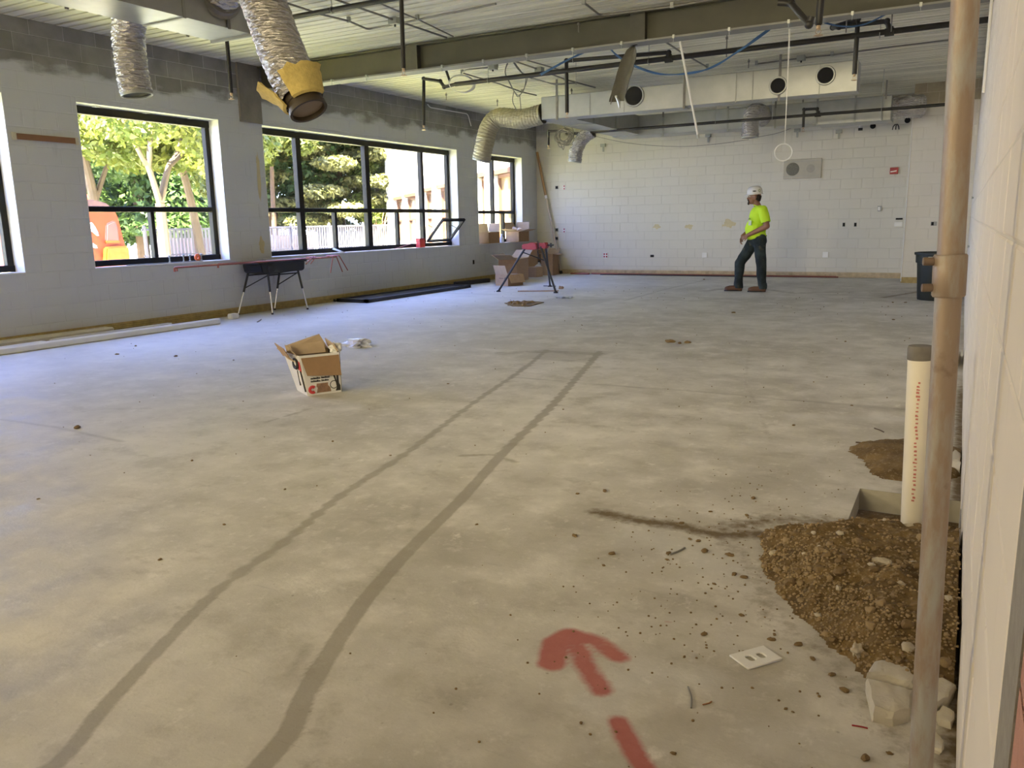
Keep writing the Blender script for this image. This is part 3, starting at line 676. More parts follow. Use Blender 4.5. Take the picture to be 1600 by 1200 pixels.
for i in range(22):
    a = rng.uniform(0, 2*pi); r = rng.uniform(.4, 1.1); h = rng.uniform(1.7, 2.5)
    br.append(((Vector((0, 0, 0)), Vector((cos(a)*r*.6, sin(a)*r*.6, h*.75)), Vector((cos(a)*r, sin(a)*r, h))), .025, .012))
tree('bare reddish shrub at the foot of the white building', b, [((Vector((0, 0, 0)), Vector((0, 0, .9)), Vector((.05, 0, 1.6))), .05, .03)]+br, clump(0, 0, 2.1, .7, .3, 5, .3), 350, .10, 'leaf_yel', mat('reddish_twigs', (.36, .20, .13), .9, 0, .2))

# pale slatted chain-link fence along the yard
fm = mat('white_fence', (0.108, 0.1013, 0.1305), .6, 0, .06)
fence = thing('fence', 'long pale slatted fence with round posts beyond the windows', 'fence', (-21.5, 10, GZ))
bm = BM()
for y in np.arange(16.6, 28.4, .135): add_box(bm, (-21.515, y, GZ+.1), (-21.50, y+.085, 1.24))
o = obj('slat', bm, fm, fence, sharp=None); o['kind'] = 'stuff'
bm = BM(); add_cyl(bm, (-21.5, 16.3, 1.27), (-21.5, 28.5, 1.27), .03, 8); add_cyl(bm, (-21.5, 16.3, GZ+.1), (-21.5, 28.5, GZ+.1), .025, 8); add_cyl(bm, (-21.5, 16.3, .5), (-21.5, 28.5, .5), .02, 8); obj('rail', bm, fm, fence)
bm = BM(); add_lathe(bm, (-21.5, 16.4, GZ), [(.055, 0), (.055, 1.66), (.06, 1.67), (.045, 1.74), (.0, 1.77)], 10); p0 = obj('post', bm, fm, fence)
for y in np.arange(18.45, 28.6, 2.05): c = p0.copy(); COL.objects.link(c); c.location = (0, y-16.4, 0)
# crates, a trailer and a low wall beyond the fence show through it as pale boxes
for (a, b_, z0, z1, X, colr, lab) in ((330, 300, .25, .95, -23.5, (0.135, 0.0765, 0.0765), 'long faded pink site container behind the fence'), (490, 425, .2, .95, -24, (0.1215, 0.09, 0.1035), 'faded mauve site container behind the fence'), (600, 552, .1, 1.05, -23, (0.054, 0.063, 0.117), 'dusty blue site container behind the fence')):
    pa, pb_ = onX(a, 370, X), onX(b_, 370, X); y0, y1 = sorted((pa.y, pb_.y))
    t = thing('site_container', lab, 'container', (X, y0, GZ)); mm_ = mat('container_paint', colr, .6, 0, .1)
    bm = BM(); add_box(bm, (X-2, y0, GZ+.12), (X, y1, z1)); obj('body', bm, mm_, t, sharp=None)
    for y in np.arange(y0+.15, y1-.1, .32): bm = BM(); add_box(bm, (X, y, GZ+.2), (X+.03, y+.14, z1-.08)); obj('rib', bm, mm_, t, sharp=None)
    bm = BM(); add_box(bm, (X-1.9, y0+.1, GZ), (X-.1, y1-.1, GZ+.12)); obj('skid', bm, 'black', t, sharp=None)

# angled wing of the building, pale in full sun
Pw = Vector((onX(608, 400, -22).x, onX(608, 400, -22).y, GZ)); dw = Vector((.7427, -.6697, 0)).normalized(); nw = Vector((-.6697, -.7427, 0)).normalized(); LW = 15.0
wing = thing('building', 'white wing of a building with tall narrow windows', 'building', Pw)
wm = mat('pale_brick', (0.496, 0.48, 0.48), .9, 0, .05, 3)
def onW(px, py):
    d = _ray(px, py); t = (Pw-CAM).dot(nw)/d.dot(nw); q = CAM+d*t; return (q-Pw).dot(dw), q.z
wins = []
for (xa, xb_, yt) in ((616, 628, 311), (633, 649, 306), (662, 674, 298), (684, 700, 292), (747, 756, 276), (772, 801, 268)):
    ua, _z = onW(xa, yt); ub, zt_ = onW(xb_, yt); wins.append((ua, ub, .62, zt_))
us = sorted({0.0, LW} | {q for w_ in wins for q in w_[:2]}); bm = BM()
zt0 = 7.5
for u0, u1 in zip(us, us[1:]):
    um = (u0+u1)/2; segs = [(GZ, zt0)]
    for w_ in wins:
        if w_[0] < um < w_[1]: segs = [(GZ, w_[2]), (w_[3], zt0)]
    for z0, z1 in segs:
        a, b_ = Pw+dw*u0, Pw+dw*u1
        add_hexa(bm, [(a.x, a.y, z0), (b_.x, b_.y, z0), (b_.x, b_.y, z1), (a.x, a.y, z1)], [tuple(Vector((q[0], q[1], q[2]))-nw*.4) for q in ((a.x, a.y, z0), (b_.x, b_.y, z0), (b_.x, b_.y, z1), (a.x, a.y, z1))])
obj('facade', bm, wm, wing, sharp=None)
bm = BM(); a = Pw-nw*.4; add_hexa(bm, [tuple(a), tuple(a+dw*.4), tuple(a+dw*.4-nw*6), tuple(a-nw*6)], [tuple(q+Vector((0, 0, zt0-GZ))) for q in (a, a+dw*.4, a+dw*.4-nw*6, a-nw*6)]); obj('gable_wall', bm, wm, wing, sharp=None)
bm = BM(); a = Pw+nw*.25-dw*.2; q4 = [a, a+dw*(LW+.2), a+dw*(LW+.2)-nw*6.5, a-nw*6.5]; add_hexa(bm, [(q.x, q.y, zt0) for q in q4], [(q.x, q.y, zt0+.25) for q in q4]); obj('roof', bm, mat('brown_roof', (.25, .15, .10), .8), wing, sharp=None)
sash_m = mat('reddish_window_trim', (0.098, 0.042, 0.0245), .6); gl_m = mat('far_glass', (0.154, 0.112, 0.077), .15, 0, .15, 2)
for (u0, u1, z0, z1) in wins:
    a = Pw+dw*u0-nw*.12; b_ = Pw+dw*u1-nw*.12; bm = BM()
    def slab(bm, ua, ub, za, zb, d0, d1):
        A, B = Pw+dw*ua, Pw+dw*ub
        add_hexa(bm, [tuple(Vector((A.x, A.y, za))-nw*d0), tuple(Vector((B.x, B.y, za))-nw*d0), tuple(Vector((B.x, B.y, zb))-nw*d0), tuple(Vector((A.x, A.y, zb))-nw*d0)],
                 [tuple(Vector((A.x, A.y, za))-nw*d1), tuple(Vector((B.x, B.y, za))-nw*d1), tuple(Vector((B.x, B.y, zb))-nw*d1), tuple(Vector((A.x, A.y, zb))-nw*d1)])
    slab(bm, u0, u0+.05, z0, z1, .1, .2); slab(bm, u1-.05, u1, z0, z1, .1, .2); slab(bm, u0, u1, z1-.08, z1, .1, .2); slab(bm, u0, u1, (z0+z1)/2-.03, (z0+z1)/2+.03, .1, .2)
    f = obj('window', bm, sash_m, wing, sharp=None)
    bm = BM(); slab(bm, u0, u1, z0, z1, .18, .2); obj('pane', bm, gl_m, f, sharp=None)
    bm = BM(); slab(bm, u0-.1, u1+.1, z1, z1+.12, -.04, .1); obj('lintel', bm, sash_m, f, sharp=None)

# orange truck parked outside the left window
tx = -15.5
trk = thing('truck', 'orange truck with a beacon parked outside the left window', 'truck', (tx, 10.5, GZ))
om = mat('orange_truck_paint', (.17, .022, .007), .35, 0, .1, 2); om2 = mat('yellow_orange_paint', (.21, .055, .006), .4, 0, .1, 2)
P_ = lambda px, py: onX(px, py, tx)
def side(nm, poly, m_, d=-2.0, off=0.0, par=trk):
    bm = BM(); add_prism(bm, [P_(*q)+Vector((off, 0, 0)) for q in poly], (d, 0, 0)); bmesh.ops.bevel(bm, geom=bm.edges[:], offset=.03, segments=2, affect='EDGES'); return obj(nm, bm, m_, par)
cab = side('cab', [(60, 420), (60, 318), (128, 321), (180, 327), (184, 340), (197, 384), (199, 408), (196, 420)], om)
side('hood', [(160, 420), (162, 386), (196, 384), (199, 405), (197, 420)], om2, -1.6, .12)
side('roof', [(62, 318), (66, 309), (150, 312), (172, 318), (178, 326), (128, 322)], mat('purple_grey_roof', (0.0744, 0.0372, 0.0403), .4), -1.9, -.05)
wn = side('side_window', [(164, 378), (165, 350), (178, 344), (183, 352), (186, 378)], mat('truck_glass', (.06, .03, .035), .55), -.05, .03)
side('window_trim', [(162, 380), (163, 376), (187, 376), (187, 380)], om2, -.04, .045, wn)
for q in (((140, 346), (146, 352), (153, 366), (153, 370), (141, 360)), ((141, 378), (147, 382), (152, 386), (150, 389), (142, 385))): side('white_highlight', q, 'white_plastic', -.03, .03)  # slanted highlights on the cab side, put on as white plates
bm = BM(); bc = P_(160, 316); add_lathe(bm, bc+Vector((-.5, 0, 0)), [(.07, 0), (.07, .04), (.06, .05), (.06, .14), (.04, .17), (0, .18)], 14); obj('beacon', bm, mat('red_beacon', (.75, .09, .03), .3), trk)
for yy in (8.6, 11.2):
    bm = BM(); add_lathe(bm, (tx+.02, yy, GZ+.38), [(.2, 0), (.36, .02), (.38, .08), (.38, .2), (.36, .26), (.2, .28)], 24, (-1, 0, 0)); w_ = obj('wheel', bm, 'black', trk)
    bm = BM(); add_lathe(bm, (tx+.04, yy, GZ+.38), [(.18, 0), (.18, .05)], 18, (-1, 0, 0)); obj('hub', bm, 'chrome', w_)
# ------------------------------------------------------------------ ducts
def hole_ring(bm, c, R, r, nrm): add_torus(bm, c, R, r, nrm, 24, 6)
# trunk duct with three round take-offs, and the branch that runs back to the far duct
yA = 13.0
dA = thing('air_duct', 'long grey rectangular duct with three round dark holes, under the ceiling', 'duct', (-6.5, yA, 3.0), 'sheet metal ducts')
hx = [onY(991, 150, yA), onY(1216, 134, yA), onY(1290, 118, yA)]; hr = [.145, .105, .11]
# right end piece steps up a little, as in two lengths of duct
def duct_box(bm, x0, x1, y0, y1, z0, z1): add_box(bm, (x0, y0, z0), (x1, y1, z1)); bmesh.ops.bevel(bm, geom=bm.edges[:], offset=.008, segments=1, affect='EDGES')
for (x0, x1, z0, z1, nm) in ((-6.5, -4.0, 2.99, 3.36, 'duct_length'), (-4.0, -1.49, 3.01, 3.43, 'duct_length')):
    bm = BM(); duct_box(bm, x0, x1, yA, yA+.32, z0, z1); obj(nm, bm, 'galv', dA, sharp=30)
for c, r in zip(hx, hr):
    bm = BM(); add_lathe(bm, c+Vector((0, -.012, 0)), [(r, 0), (r*.98, .01)], 28, (0, -1, 0)); o = obj('round_hole', bm, 'dark_hole', dA)
    bm = BM(); add_torus(bm, c+Vector((0, -.014, 0)), r+.012, .016, (0, 1, 0), 28, 6); obj('collar', bm, 'galv', o)
for x in (-6.2, -4.0, -2.56):
    bm = BM(); add_box(bm, (x-.018, yA-.012, 2.97), (x+.018, yA-.004, 3.62)); obj('hanger_strap', bm, 'conduit', dA, sharp=None)
for x in (-5.6, -5.0, -3.2, -2.95, -2.0):
    bm = BM(); add_box(bm, (x-.006, yA-.007, 3.0), (x+.006, yA, 3.36 if x < -4 else 3.43)); obj('seam', bm, 'galv_dull', dA, sharp=None)
bm = BM(); add_box(bm, (-6.6, yA+.32, 3.0), (-6.02, 16.5, 3.37)); obj('branch_duct', bm, 'galv', dA, sharp=None)
for y in (14.1, 15.2): bm = BM(); add_box(bm, (-6.61, y, 2.99), (-6.0, y+.04, 3.38)); obj('flange', bm, 'galv_dull', dA, sharp=None)
yB = 16.5
dB = thing('air_duct', 'dull grey duct close to the back wall behind the thin black pipe', 'duct', (-6.6, yB, 2.97), 'sheet metal ducts')
for x0, x1, z0, z1 in ((-6.6, -4.2, 2.98, 3.37), (-4.2, -2.55, 2.97, 3.35), (-2.55, -1.30, 2.94, 3.36)):
    bm = BM(); duct_box(bm, x0, x1, yB, yB+.6, z0, z1); obj('duct_length', bm, 'galv', dB, sharp=30)
for x in (-5.5, -4.2, -3.3, -2.55, -1.9, -1.45): bm = BM(); add_box(bm, (x-.016, yB-.016, 2.93), (x+.016, yB-.004, 3.40)); obj('standing_seam', bm, 'galv_dull', dB, sharp=None)
for x in (-5.5, -3.3, -1.4): bm = BM(); add_box(bm, (x-.014, yB-.02, 3.3), (x+.014, yB-.012, ZC)); obj('hanger_strap', bm, 'conduit', dB, sharp=None)
# duct at the top left whose end faces the room
dD = thing('air_duct', 'pale sheet metal duct cut off by the top left picture edge', 'duct', (-6.3, 3, 3.06), 'sheet metal ducts')
bm = BM(); add_box(bm, (-6.55, 2.2, 3.06), (-6.03, 6.0, 3.50)); obj('duct_length', bm, 'galv', dD, sharp=None)
bm = BM(); add_box(bm, (-6.57, 5.97, 3.04), (-6.01, 6.0, 3.52)); obj('end_flange', bm, 'galv_dull', dD, sharp=None)
for y in (4.1, 5.2): bm = BM(); add_box(bm, (-6.56, y, 3.05), (-6.02, y+.03, 3.51)); obj('flange', bm, 'galv_dull', dD, sharp=None)
for y in (4.5, 5.7): bm = BM(); add_box(bm, (-6.575, y-.014, 3.05), (-6.56, y+.014, ZC)); add_box(bm, (-6.02, y-.014, 3.05), (-6.01, y+.014, ZC)); obj('hanger_strap', bm, 'conduit', dD, sharp=None)

# ------------------------------------------------------------------ flexible ducts
def hose(bm, pts, r, pitch=.055, crumple=.06, seg=30, seed=0, rr=None):
    P = smooth_path(pts, 24)
    L = [0]
    for a, b in zip(P, P[1:]): L.append(L[-1]+(b-a).length)
    n = max(24, int(L[-1]/(pitch/5))); Q = []
    for i in range(n+1):
        s = L[-1]*i/n
        k = min(len(L)-2, max(0, next((j for j in range(len(L)-1) if L[j+1] >= s), len(L)-2)))
        t = (s-L[k])/max(1e-6, L[k+1]-L[k]); Q.append((P[k].lerp(P[k+1], t), s))
    pts2 = [q for q, _ in Q]
    rings = add_tube(bm, pts2, r, seg, caps=False)
    for i, ring in enumerate(rings):
        s = Q[i][1]; c = pts2[i]; f0 = s/L[-1]
        k0 = r*(rr[0]+(rr[1]-rr[0])*f0)/r if rr else 1
        for j, v in enumerate(ring):
            a = 2*pi*j/seg
            w = .022*sin(2*pi*s/pitch + .6*sin(a*2)) + crumple*.8*noise.noise(Vector((cos(a)*1.5, sin(a)*1.5, s*14+seed*7))) + crumple*.85*noise.noise(Vector((cos(a)*3.2, sin(a)*3.2, s*46+seed*5)))
            v.co = c + (v.co-c)*k0*(1+w)
    return pts2
def collar_end(t, p, d, r, L=.09, m_='dark_hole'):
    d = Vector(d).normalized()
    bm = BM(); add_lathe(bm, p, [(r*1.02, -.01), (r*1.04, .0), (r*1.0, L), (r*.93, L), (r*.9, .0)], 28, d, closed_ends=False); c = obj('end_ring', bm, m_, t)
    bm = BM(); add_lathe(bm, p+d*(L*.2), [(r*.93, 0), (r*.9, .004)], 28, d); obj('dark_bore', bm, 'dark_hole', c)
def flex(label, pts, r, m_, seed, ring_m='galv_dull', L=.03, collar=True, **kw):
    t = thing('flexible_duct', label, 'duct', pts[-1], 'hanging flexible ducts')
    bm = BM(); q = hose(bm, pts, r, seed=seed, **kw); obj('hose', bm, m_, t, sharp=60)
    if collar: collar_end(t, q[-1], q[-1]-q[-4], r*.97, L, ring_m)
    return t, q
big, qb = flex('large silver flexible duct hanging in front with torn yellow insulation', [(-6.02, 5.62, 3.32), (-5.72, 5.5, 3.42), (-5.25, 5.25, 3.36), (-4.98, 5.1, 3.0), (-4.76, 5.03, 2.6), (-4.56, 5.0, 2.24)], .175, 'foil', 1, collar=False)
bm = BM(); add_lathe(bm, Vector((-6.03, 5.62, 3.32)), [(.21, 0), (.19, .02), (.185, .07)], 28, (1, -.3, .2)); obj('start_collar', bm, 'conduit', big)
d = Vector((.20, -.02, -.36)).normalized(); p = Vector((-4.56, 5.0, 2.26))
bm = BM(); add_lathe(bm, p, [(.135, -.04), (.145, .0), (.145, .05), (.137, .055), (.14, .10), (.150, .105), (.150, .135), (.13, .135), (.125, .02)], 30, d, closed_ends=False); rg = obj('end_ring', bm, mat('dark_brown_collar', (.05, .036, .02), .5, .2, .3), big)
bm = BM(); add_lathe(bm, p+d*.10, [(.13, 0), (.12, .004)], 28, d); obj('dark_bore', bm, mat('duct_lining', (.22, .17, .12), .6), rg)
u, v = frame_from(d)
def flap(name, a0, a1, tip, rise, m_, seed):
    """torn strip of insulation curling outward from the end of the hose"""
    bm = BM(); rows = []
    for i in range(7):
        t = i/6; rad = .155+tip*t**1.4; h = .07-rise*t
        row = []
        for j in range(9):
            a = a0+(a1-a0)*j/8; jag = .03*noise.noise(Vector((j*.9, i*.8, seed)))
            q = p + d*(h+jag*t) + (u*cos(a)+v*sin(a))*(rad+.02*noise.noise(Vector((j, i*1.3, seed+4))))
            row.append((q, q + (u*cos(a)+v*sin(a))*.022 - d*.012))
        rows.append(row)
    V = [[(bm.verts.new(a), bm.verts.new(b)) for a, b in r] for r in rows]
    for i in range(6):
        for j in range(8):
            for k in (0, 1): bm.faces.new((V[i][j][k], V[i][j+1][k], V[i+1][j+1][k], V[i+1][j][k]))
    for i in range(6):
        for j in (0, 8): bm.faces.new((V[i][j][0], V[i+1][j][0], V[i+1][j][1], V[i][j][1]))
    for j in range(8):
        for i in (0, 6): bm.faces.new((V[i][j][0], V[i][j+1][0], V[i][j+1][1], V[i][j][1]))
    return obj(name, bm, m_, big)
def ang(vec): vec = Vector(vec); return math.atan2(vec.dot(v), vec.dot(u))
aR, aL, aF = ang((.8, -.5, 0)), ang((-.95, -.4, 0)), ang((.1, -1, 0))
flap('insulation_flap', aR-.95, aR+.75, .06, .20, 'yellow_ins', 1); flap('insulation_flap', aL-.7, aL+.5, .12, .21, 'yellow_ins', 2)
flex('short silver flexible duct hanging over the left window', [(-6.40, 5.22, 3.26), (-6.70, 5.26, 3.25), (-6.91, 5.32, 3.06), (-6.95, 5.35, 2.74), (-6.93, 5.36, 2.53)], .145, 'foil', 2, L=.02)
mid, qm = flex('dull jacketed flexible duct bent down near the far window', [onY(848, 178, 13.1), onY(815, 186, 13.1), onY(780, 184, 13.1), onY(764, 200, 13.05), onY(757, 226, 13.0), onY(752, 249, 13.0)], .165, 'foil_dull', 3, crumple=.035)
flex('small silver flexible duct hanging below the branch duct', [onY(925, 205, 15.3), onY(911, 215, 15.3), onY(901, 233, 15.3), onY(898, 252, 15.3)], .135, 'foil', 4, L=.02)
flex('flexible duct elbow hanging from the duct above the worker', [onY(1192, 186, 16.56), onY(1190, 177, 16.3), onY(1178, 176, 16.05), onY(1173, 190, 16.0), onY(1172, 214, 16.0)], .155, 'foil', 5, L=.02)
e, qe = flex('round silver duct stub at the right end of the back duct', [onY(1392, 168, 16.8), onY(1405, 167, 16.8), onY(1420, 166, 16.8), onY(1440, 165, 16.9)], .20, 'foil', 6, collar=False)
# torn strip of duct wrap hanging from the beam
pts = [onY(989, 70, 9.5), onY(985, 82, 9.5), onY(977, 108, 9.5), onY(969, 135, 9.5), onY(963, 158, 9.5)]
t = thing('duct_wrap', 'torn dark strip of duct wrap hanging from the steel beam', 'insulation', pts[0]); bm = BM(); rows = []
for i, q in enumerate(smooth_path(pts, 5)):
    f = i/20; w = .02+.075*min(1, f*2.6); row = []
    for j in range(7):
        a = (j/6-.5)*2; off = Vector((a*w, .05*math.cos(a*1.5)+.02*noise.noise(Vector((j, i*.5, 3))), .02*noise.noise(Vector((j*.8, i*.4, 9)))))
        row.append((bm.verts.new(q+off), bm.verts.new(q+off+Vector((0, .012, 0)))))
    rows.append(row)
for a, b in zip(rows, rows[1:]):
    for j in range(6):
        for k in (0, 1): bm.faces.new((a[j][k], a[j+1][k], b[j+1][k], b[j][k]))
    for j in (0, 6): bm.faces.new((a[j][0], b[j][0], b[j][1], a[j][1]))
for r_ in (rows[0], rows[-1]):
    for j in range(6): bm.faces.new((r_[j][0], r_[j+1][0], r_[j+1][1], r_[j][1]))
obj('strip', bm, mat('dark_wrap', (.11, .105, .08), .8, 0, .2, 12, .4, 40), t)
bm = BM(); e0 = onY(963, 152, 9.5); e1 = onY(968, 169, 9.5); add_box(bm, e0-Vector((.015, .01, .0)), e0+Vector((.012, .01, .02))); add_tube(bm, [e0, e0.lerp(e1, .5)+Vector((.015, 0, 0)), e1], [.012, .02, .008], 6); obj('foil_scrap', bm, 'galv', t)
bm = BM(); add_tube(bm, [onY(957, 150, 9.5), onY(954, 163, 9.5)], .006, 6); obj('loose_thread', bm, 'conduit', t)
bm = BM(); add_ico(bm, onY(990, 68, 9.5), .06, 2, (1, .6, .6), .6, 4); obj('torn_lump', bm, 'black', t)

# ------------------------------------------------------------------ sprinkler pipes
SPR = 'black sprinkler pipes'
def head(t, p, up=False, m_='brass'):
    bm = BM(); p = Vector(p); s = -1
    add_lathe(bm, p, [(.014, .02), (.016, 0), (.016, -.02), (.008, -.022), (.008, -.03)], 10)
    add_tube(bm, [p+Vector((.01, 0, -.02)), p+Vector((.02, 0, -.045)), p+Vector((.003, 0, -.062))], .003, 5); add_tube(bm, [p+Vector((-.01, 0, -.02)), p+Vector((-.02, 0, -.045)), p+Vector((-.003, 0, -.062))], .003, 5)
    add_lathe(bm, p+Vector((0, 0, -.064)), [(.004, 0), (.034, -.002), (.034, -.006), (.006, -.012)], 12)
    return obj('sprinkler_head', bm, m_, t)
def pipe_run(label, runs, r=.024, heads=(), hangers=(), fit=(), name='sprinkler_pipe', group=SPR):
    t = thing(name, label, 'pipe', runs[0][0], group)
    for i, run in enumerate(runs):
        run = [V3((q.x, q.y, min(q.z, ZC-.05))) for q in run]
        bm = BM(); add_tube(bm, fillet(run, .045), r if i == 0 or len(runs) == 1 else r*.85, 12); obj('pipe' if i == 0 else 'branch_pipe', bm, 'black_pipe', t)
        for q in run[1:-1]:
            bm = BM(); add_ico(bm, q, r*1.35, 2); obj('elbow', bm, 'black_pipe', t)
    for q in fit:
        bm = BM(); add_cyl(bm, Vector(q)-Vector((.05, 0, 0)), Vector(q)+Vector((.05, 0, 0)), r*1.35, 12); add_cyl(bm, Vector(q), Vector(q)+Vector((0, 0, .06)), r*1.2, 12); obj('tee', bm, 'black_pipe', t)
    for q in heads:
        bm = BM(); add_cyl(bm, Vector(q)+Vector((0, 0, .07)), Vector(q)+Vector((0, 0, .0)), .019, 10); obj('reducer', bm, 'black_pipe', t); head(t, q)
    for q in hangers:
        q = Vector(q); bm = BM(); add_cyl(bm, q, (q.x, q.y, ZC), .005, 6); add_torus(bm, q, r+.005, .004, (1, 0, 0), 14, 5); obj('hanger', bm, 'galv_dull', t)
    return t
V3 = Vector
def flat(a, z): return V3((a.x, a.y, z))
# row 1 (nearest): main at y=7 with two drops
z1 = 3.46
pipe_run('nearest black sprinkler pipe crossing beyond the large flexible duct', [[V3((-7.45, 7, z1)), V3((XR, 7, z1))]], .027, hangers=[(-5.9, 7, z1), (-3.2, 7, z1)])
pipe_run('black sprinkler drop hanging over the middle of the ceiling beam', [[V3((-5.02, 7.0, z1)), V3((-5.03, 7.0, 2.80))]], .022, heads=[(-5.03, 7.0, 2.80)])
pipe_run('black sprinkler drop hanging below the end of the top left duct', [[V3((-7.44, 7.0, z1)), V3((-7.44, 7.0, 2.78))]], .022, heads=[(-7.44, 7.0, 2.78)])
# row 2: main at y=11
z2 = 3.36; y2 = 11.05
q0, q1 = onY(690, 136, y2), onY(1510, 30, y2); zc_ = onY(1100, 91, y2).z
pipe_run('main black sprinkler pipe running across the room behind the beam', [[V3((q0.x+.25, y2, z2)), V3((XR, y2, z2+.03))]], .034, hangers=[(-6.4, y2, z2), (-1.05, y2, z2), (-3.9, y2, z2)], fit=[(onY(1045, 93, y2).x, y2, z2+.005), (onY(1390, 47, y2).x, y2, z2+.02)])
a = onY(662, 123, y2); b = onY(688, 127, y2); c = onY(694, 136, y2); d_ = onY(662, 196, y2)
pipe_run('black sprinkler drop at the left end of the main pipe', [[V3((q0.x+.27, y2, z2)), c, b, a, d_]], .026, heads=[d_])
a = onY(1045, 92, y2); b = onY(1045, 82, y2); c = onY(885, 95, y2); d_ = onY(886, 176, y2)
pipe_run('black sprinkler drop in front of the left end of the holed duct', [[V3((a.x, y2, z2)), b, c, d_]], .027, heads=[d_], hangers=[onY(896, 94, y2)])
a = onY(1390, 46, y2); b = onY(1386, 33, y2); c = onY(1311, 42, y2); d_ = onY(1302, 29, y2+.3); e = onY(1341, 22, y2); g_ = onY(1335, 116, y2)
pipe_run('black sprinkler drop in front of the right end of the holed duct', [[a, b, c, d_, e, g_]], .028, heads=[g_])
y15 = 6.6
pipe_run('short black sprinkler drop at the top edge right of the beam plate', [[onY(1283, -6, y15), onY(1279, 38, y15)]], .026, heads=[onY(1279, 40, y15)])
pipe_run('black elbowed pipe beside the short drop at the top edge', [[onY(1216, 4, y15), onY(1236, 5, y15), onY(1264, 38, y15-.2), onY(1268, 26, y15-.2)]], .024)
# row 3: thin pipe near the back
y3 = 15.25; z3 = 2.965
pipe_run('thin black sprinkler pipe crossing in front of the back duct', [[onY(857, 226, y3), onY(857, 205, y3), V3((onY(880, 205, y3).x, y3, onY(880, 205, y3).z))]] and [[V3((onY(884, 207, y3).x, y3, 2.975)), V3((-.05, y3, 2.99))]], .026, hangers=[(-6.9, y3, 2.975), (-4.1, y3, 2.98), (-3.1, y3, 2.98), (-1.35, y3, 2.985)], fit=[(onY(1278, 180, y3).x, y3, 2.98)])
pipe_run('black pipe drop in the back left corner by the leaning pole', [[onY(886, 204, y3), onY(857, 205, y3), onY(857, 226, y3)]], .022, heads=[onY(857, 227, y3)])
a = onY(1278, 178, y3)
pipe_run('black pipe loop with a drop above the wall speaker', [[a, onY(1277, 170, y3), onY(1256, 171, y3), onY(1255, 198, y3)]], .022, heads=[onY(1255, 199, y3)])

# ------------------------------------------------------------------ conduit, boxes and cables on the ceiling
CON = 'steel conduits on the ceiling'
def conduit(label, pxs, z=3.565, r=.012, boxes=(), m_='conduit', pts=None, fl_=.08):
    P = pts if pts else [onZ(x, y, z) for x, y in pxs]
    t = thing('conduit', label, 'conduit', P[0], CON); bm = BM(); add_tube(bm, fillet(P, fl_), r, 8); obj('tube', bm, m_, t)
    for q in (P[::2] if pts is None else ()):
        bm = BM(); add_box(bm, (q.x-.02, q.y-.015, q.z-r-.004), (q.x+.02, q.y+.015, ZC-.007)); obj('clamp', bm, 'galv_dull', t, sharp=None)
    for x, y in boxes:
        q = onZ(x, y, z-.01); bm = BM(); add_box(bm, (q.x-.055, q.y-.055, z-.045), (q.x+.055, q.y+.055, z+.025)); o = obj('junction_box', bm, 'galv_dull', t, sharp=None)
        bm = BM(); add_cyl(bm, (q.x, q.y, z-.045), (q.x, q.y, z-.07), .012, 8); obj('plug', bm, 'black', o)
conduit('bent steel conduit curving beside the large flexible duct', [(440, 2), (500, 22), (545, 33), (575, 46), (628, 36), (775, 6)])
conduit('steel conduit with a dark box near the long sprinkler drop', [(510, -6), (566, 14), (625, 34), (698, 59)], boxes=[(617, 33)])
conduit('thin steel conduit just right of the boxed conduit', [(565, -8), (600, 8), (652, 30), (708, 57)], r=.009)
conduit('conduit running from a grey box towards the far duct', [(776, 104), (728, 109), (722, 114), (777, 130), (816, 144), (838, 149)], boxes=[(770, 105)])
conduit('conduit slanting back behind the first cable loops', [(797, 93), (840, 108), (883, 124), (930, 137)], boxes=[(843, 109)])
conduit('upper slanting conduit left of the beam plate', [(815, 92), (858, 104), (880, 111)], r=.010)
conduit('long thin conduit with a box above the holed duct', [(1182, 100), (1258, 90), (1300, 86), (1380, 75), (1486, 62)], boxes=[(1252, 91)])
conduit('conduit tight above the beam near the picture top', [(912, 4), (938, 24), (1050, 10), (1118, -2)], z=3.57)
conduit('short slanting conduit right of the torn wrap', [(1022, 54), (1062, 80), (1105, 105)])
conduit('pale conduit bent down the top of the window wall', None, m_='white_plastic', r=.011, pts=[onX(668, 163, XL+.022), onX(672, 168, XL+.022), onX(731, 178, XL+.022), onX(736, 197, XL+.022)])
conduit('cream conduit bent over the block corner at the far right', None, m_='beige_board', r=.014, pts=[onY(1350, 132, CY-.03), onY(1478, 117, CY-.03), onY(1479, 160, CY-.03)])
t = thing('conduit', 'pale conduit bent down the right wall by the pole top', 'conduit', (XR-.03, 5, 3.3), CON)
bm = BM(); add_tube(bm, fillet([(XR-.02, 5.0, 3.5), (XR-.02, 5.6, 3.42), (XR-.02, 6.3, 3.3), (XR-.02, 6.3, 2.6)], .15), .014, 8); obj('tube', bm, 'white_plastic', t)
bm = BM(); add_tube(bm, fillet([(XR-.02, 7.5, 3.4), (XR-.02, 9.3, 3.3), (XR-.02, 9.3, 2.4)], .15), .014, 8); obj('tube', bm, 'white_plastic', t)
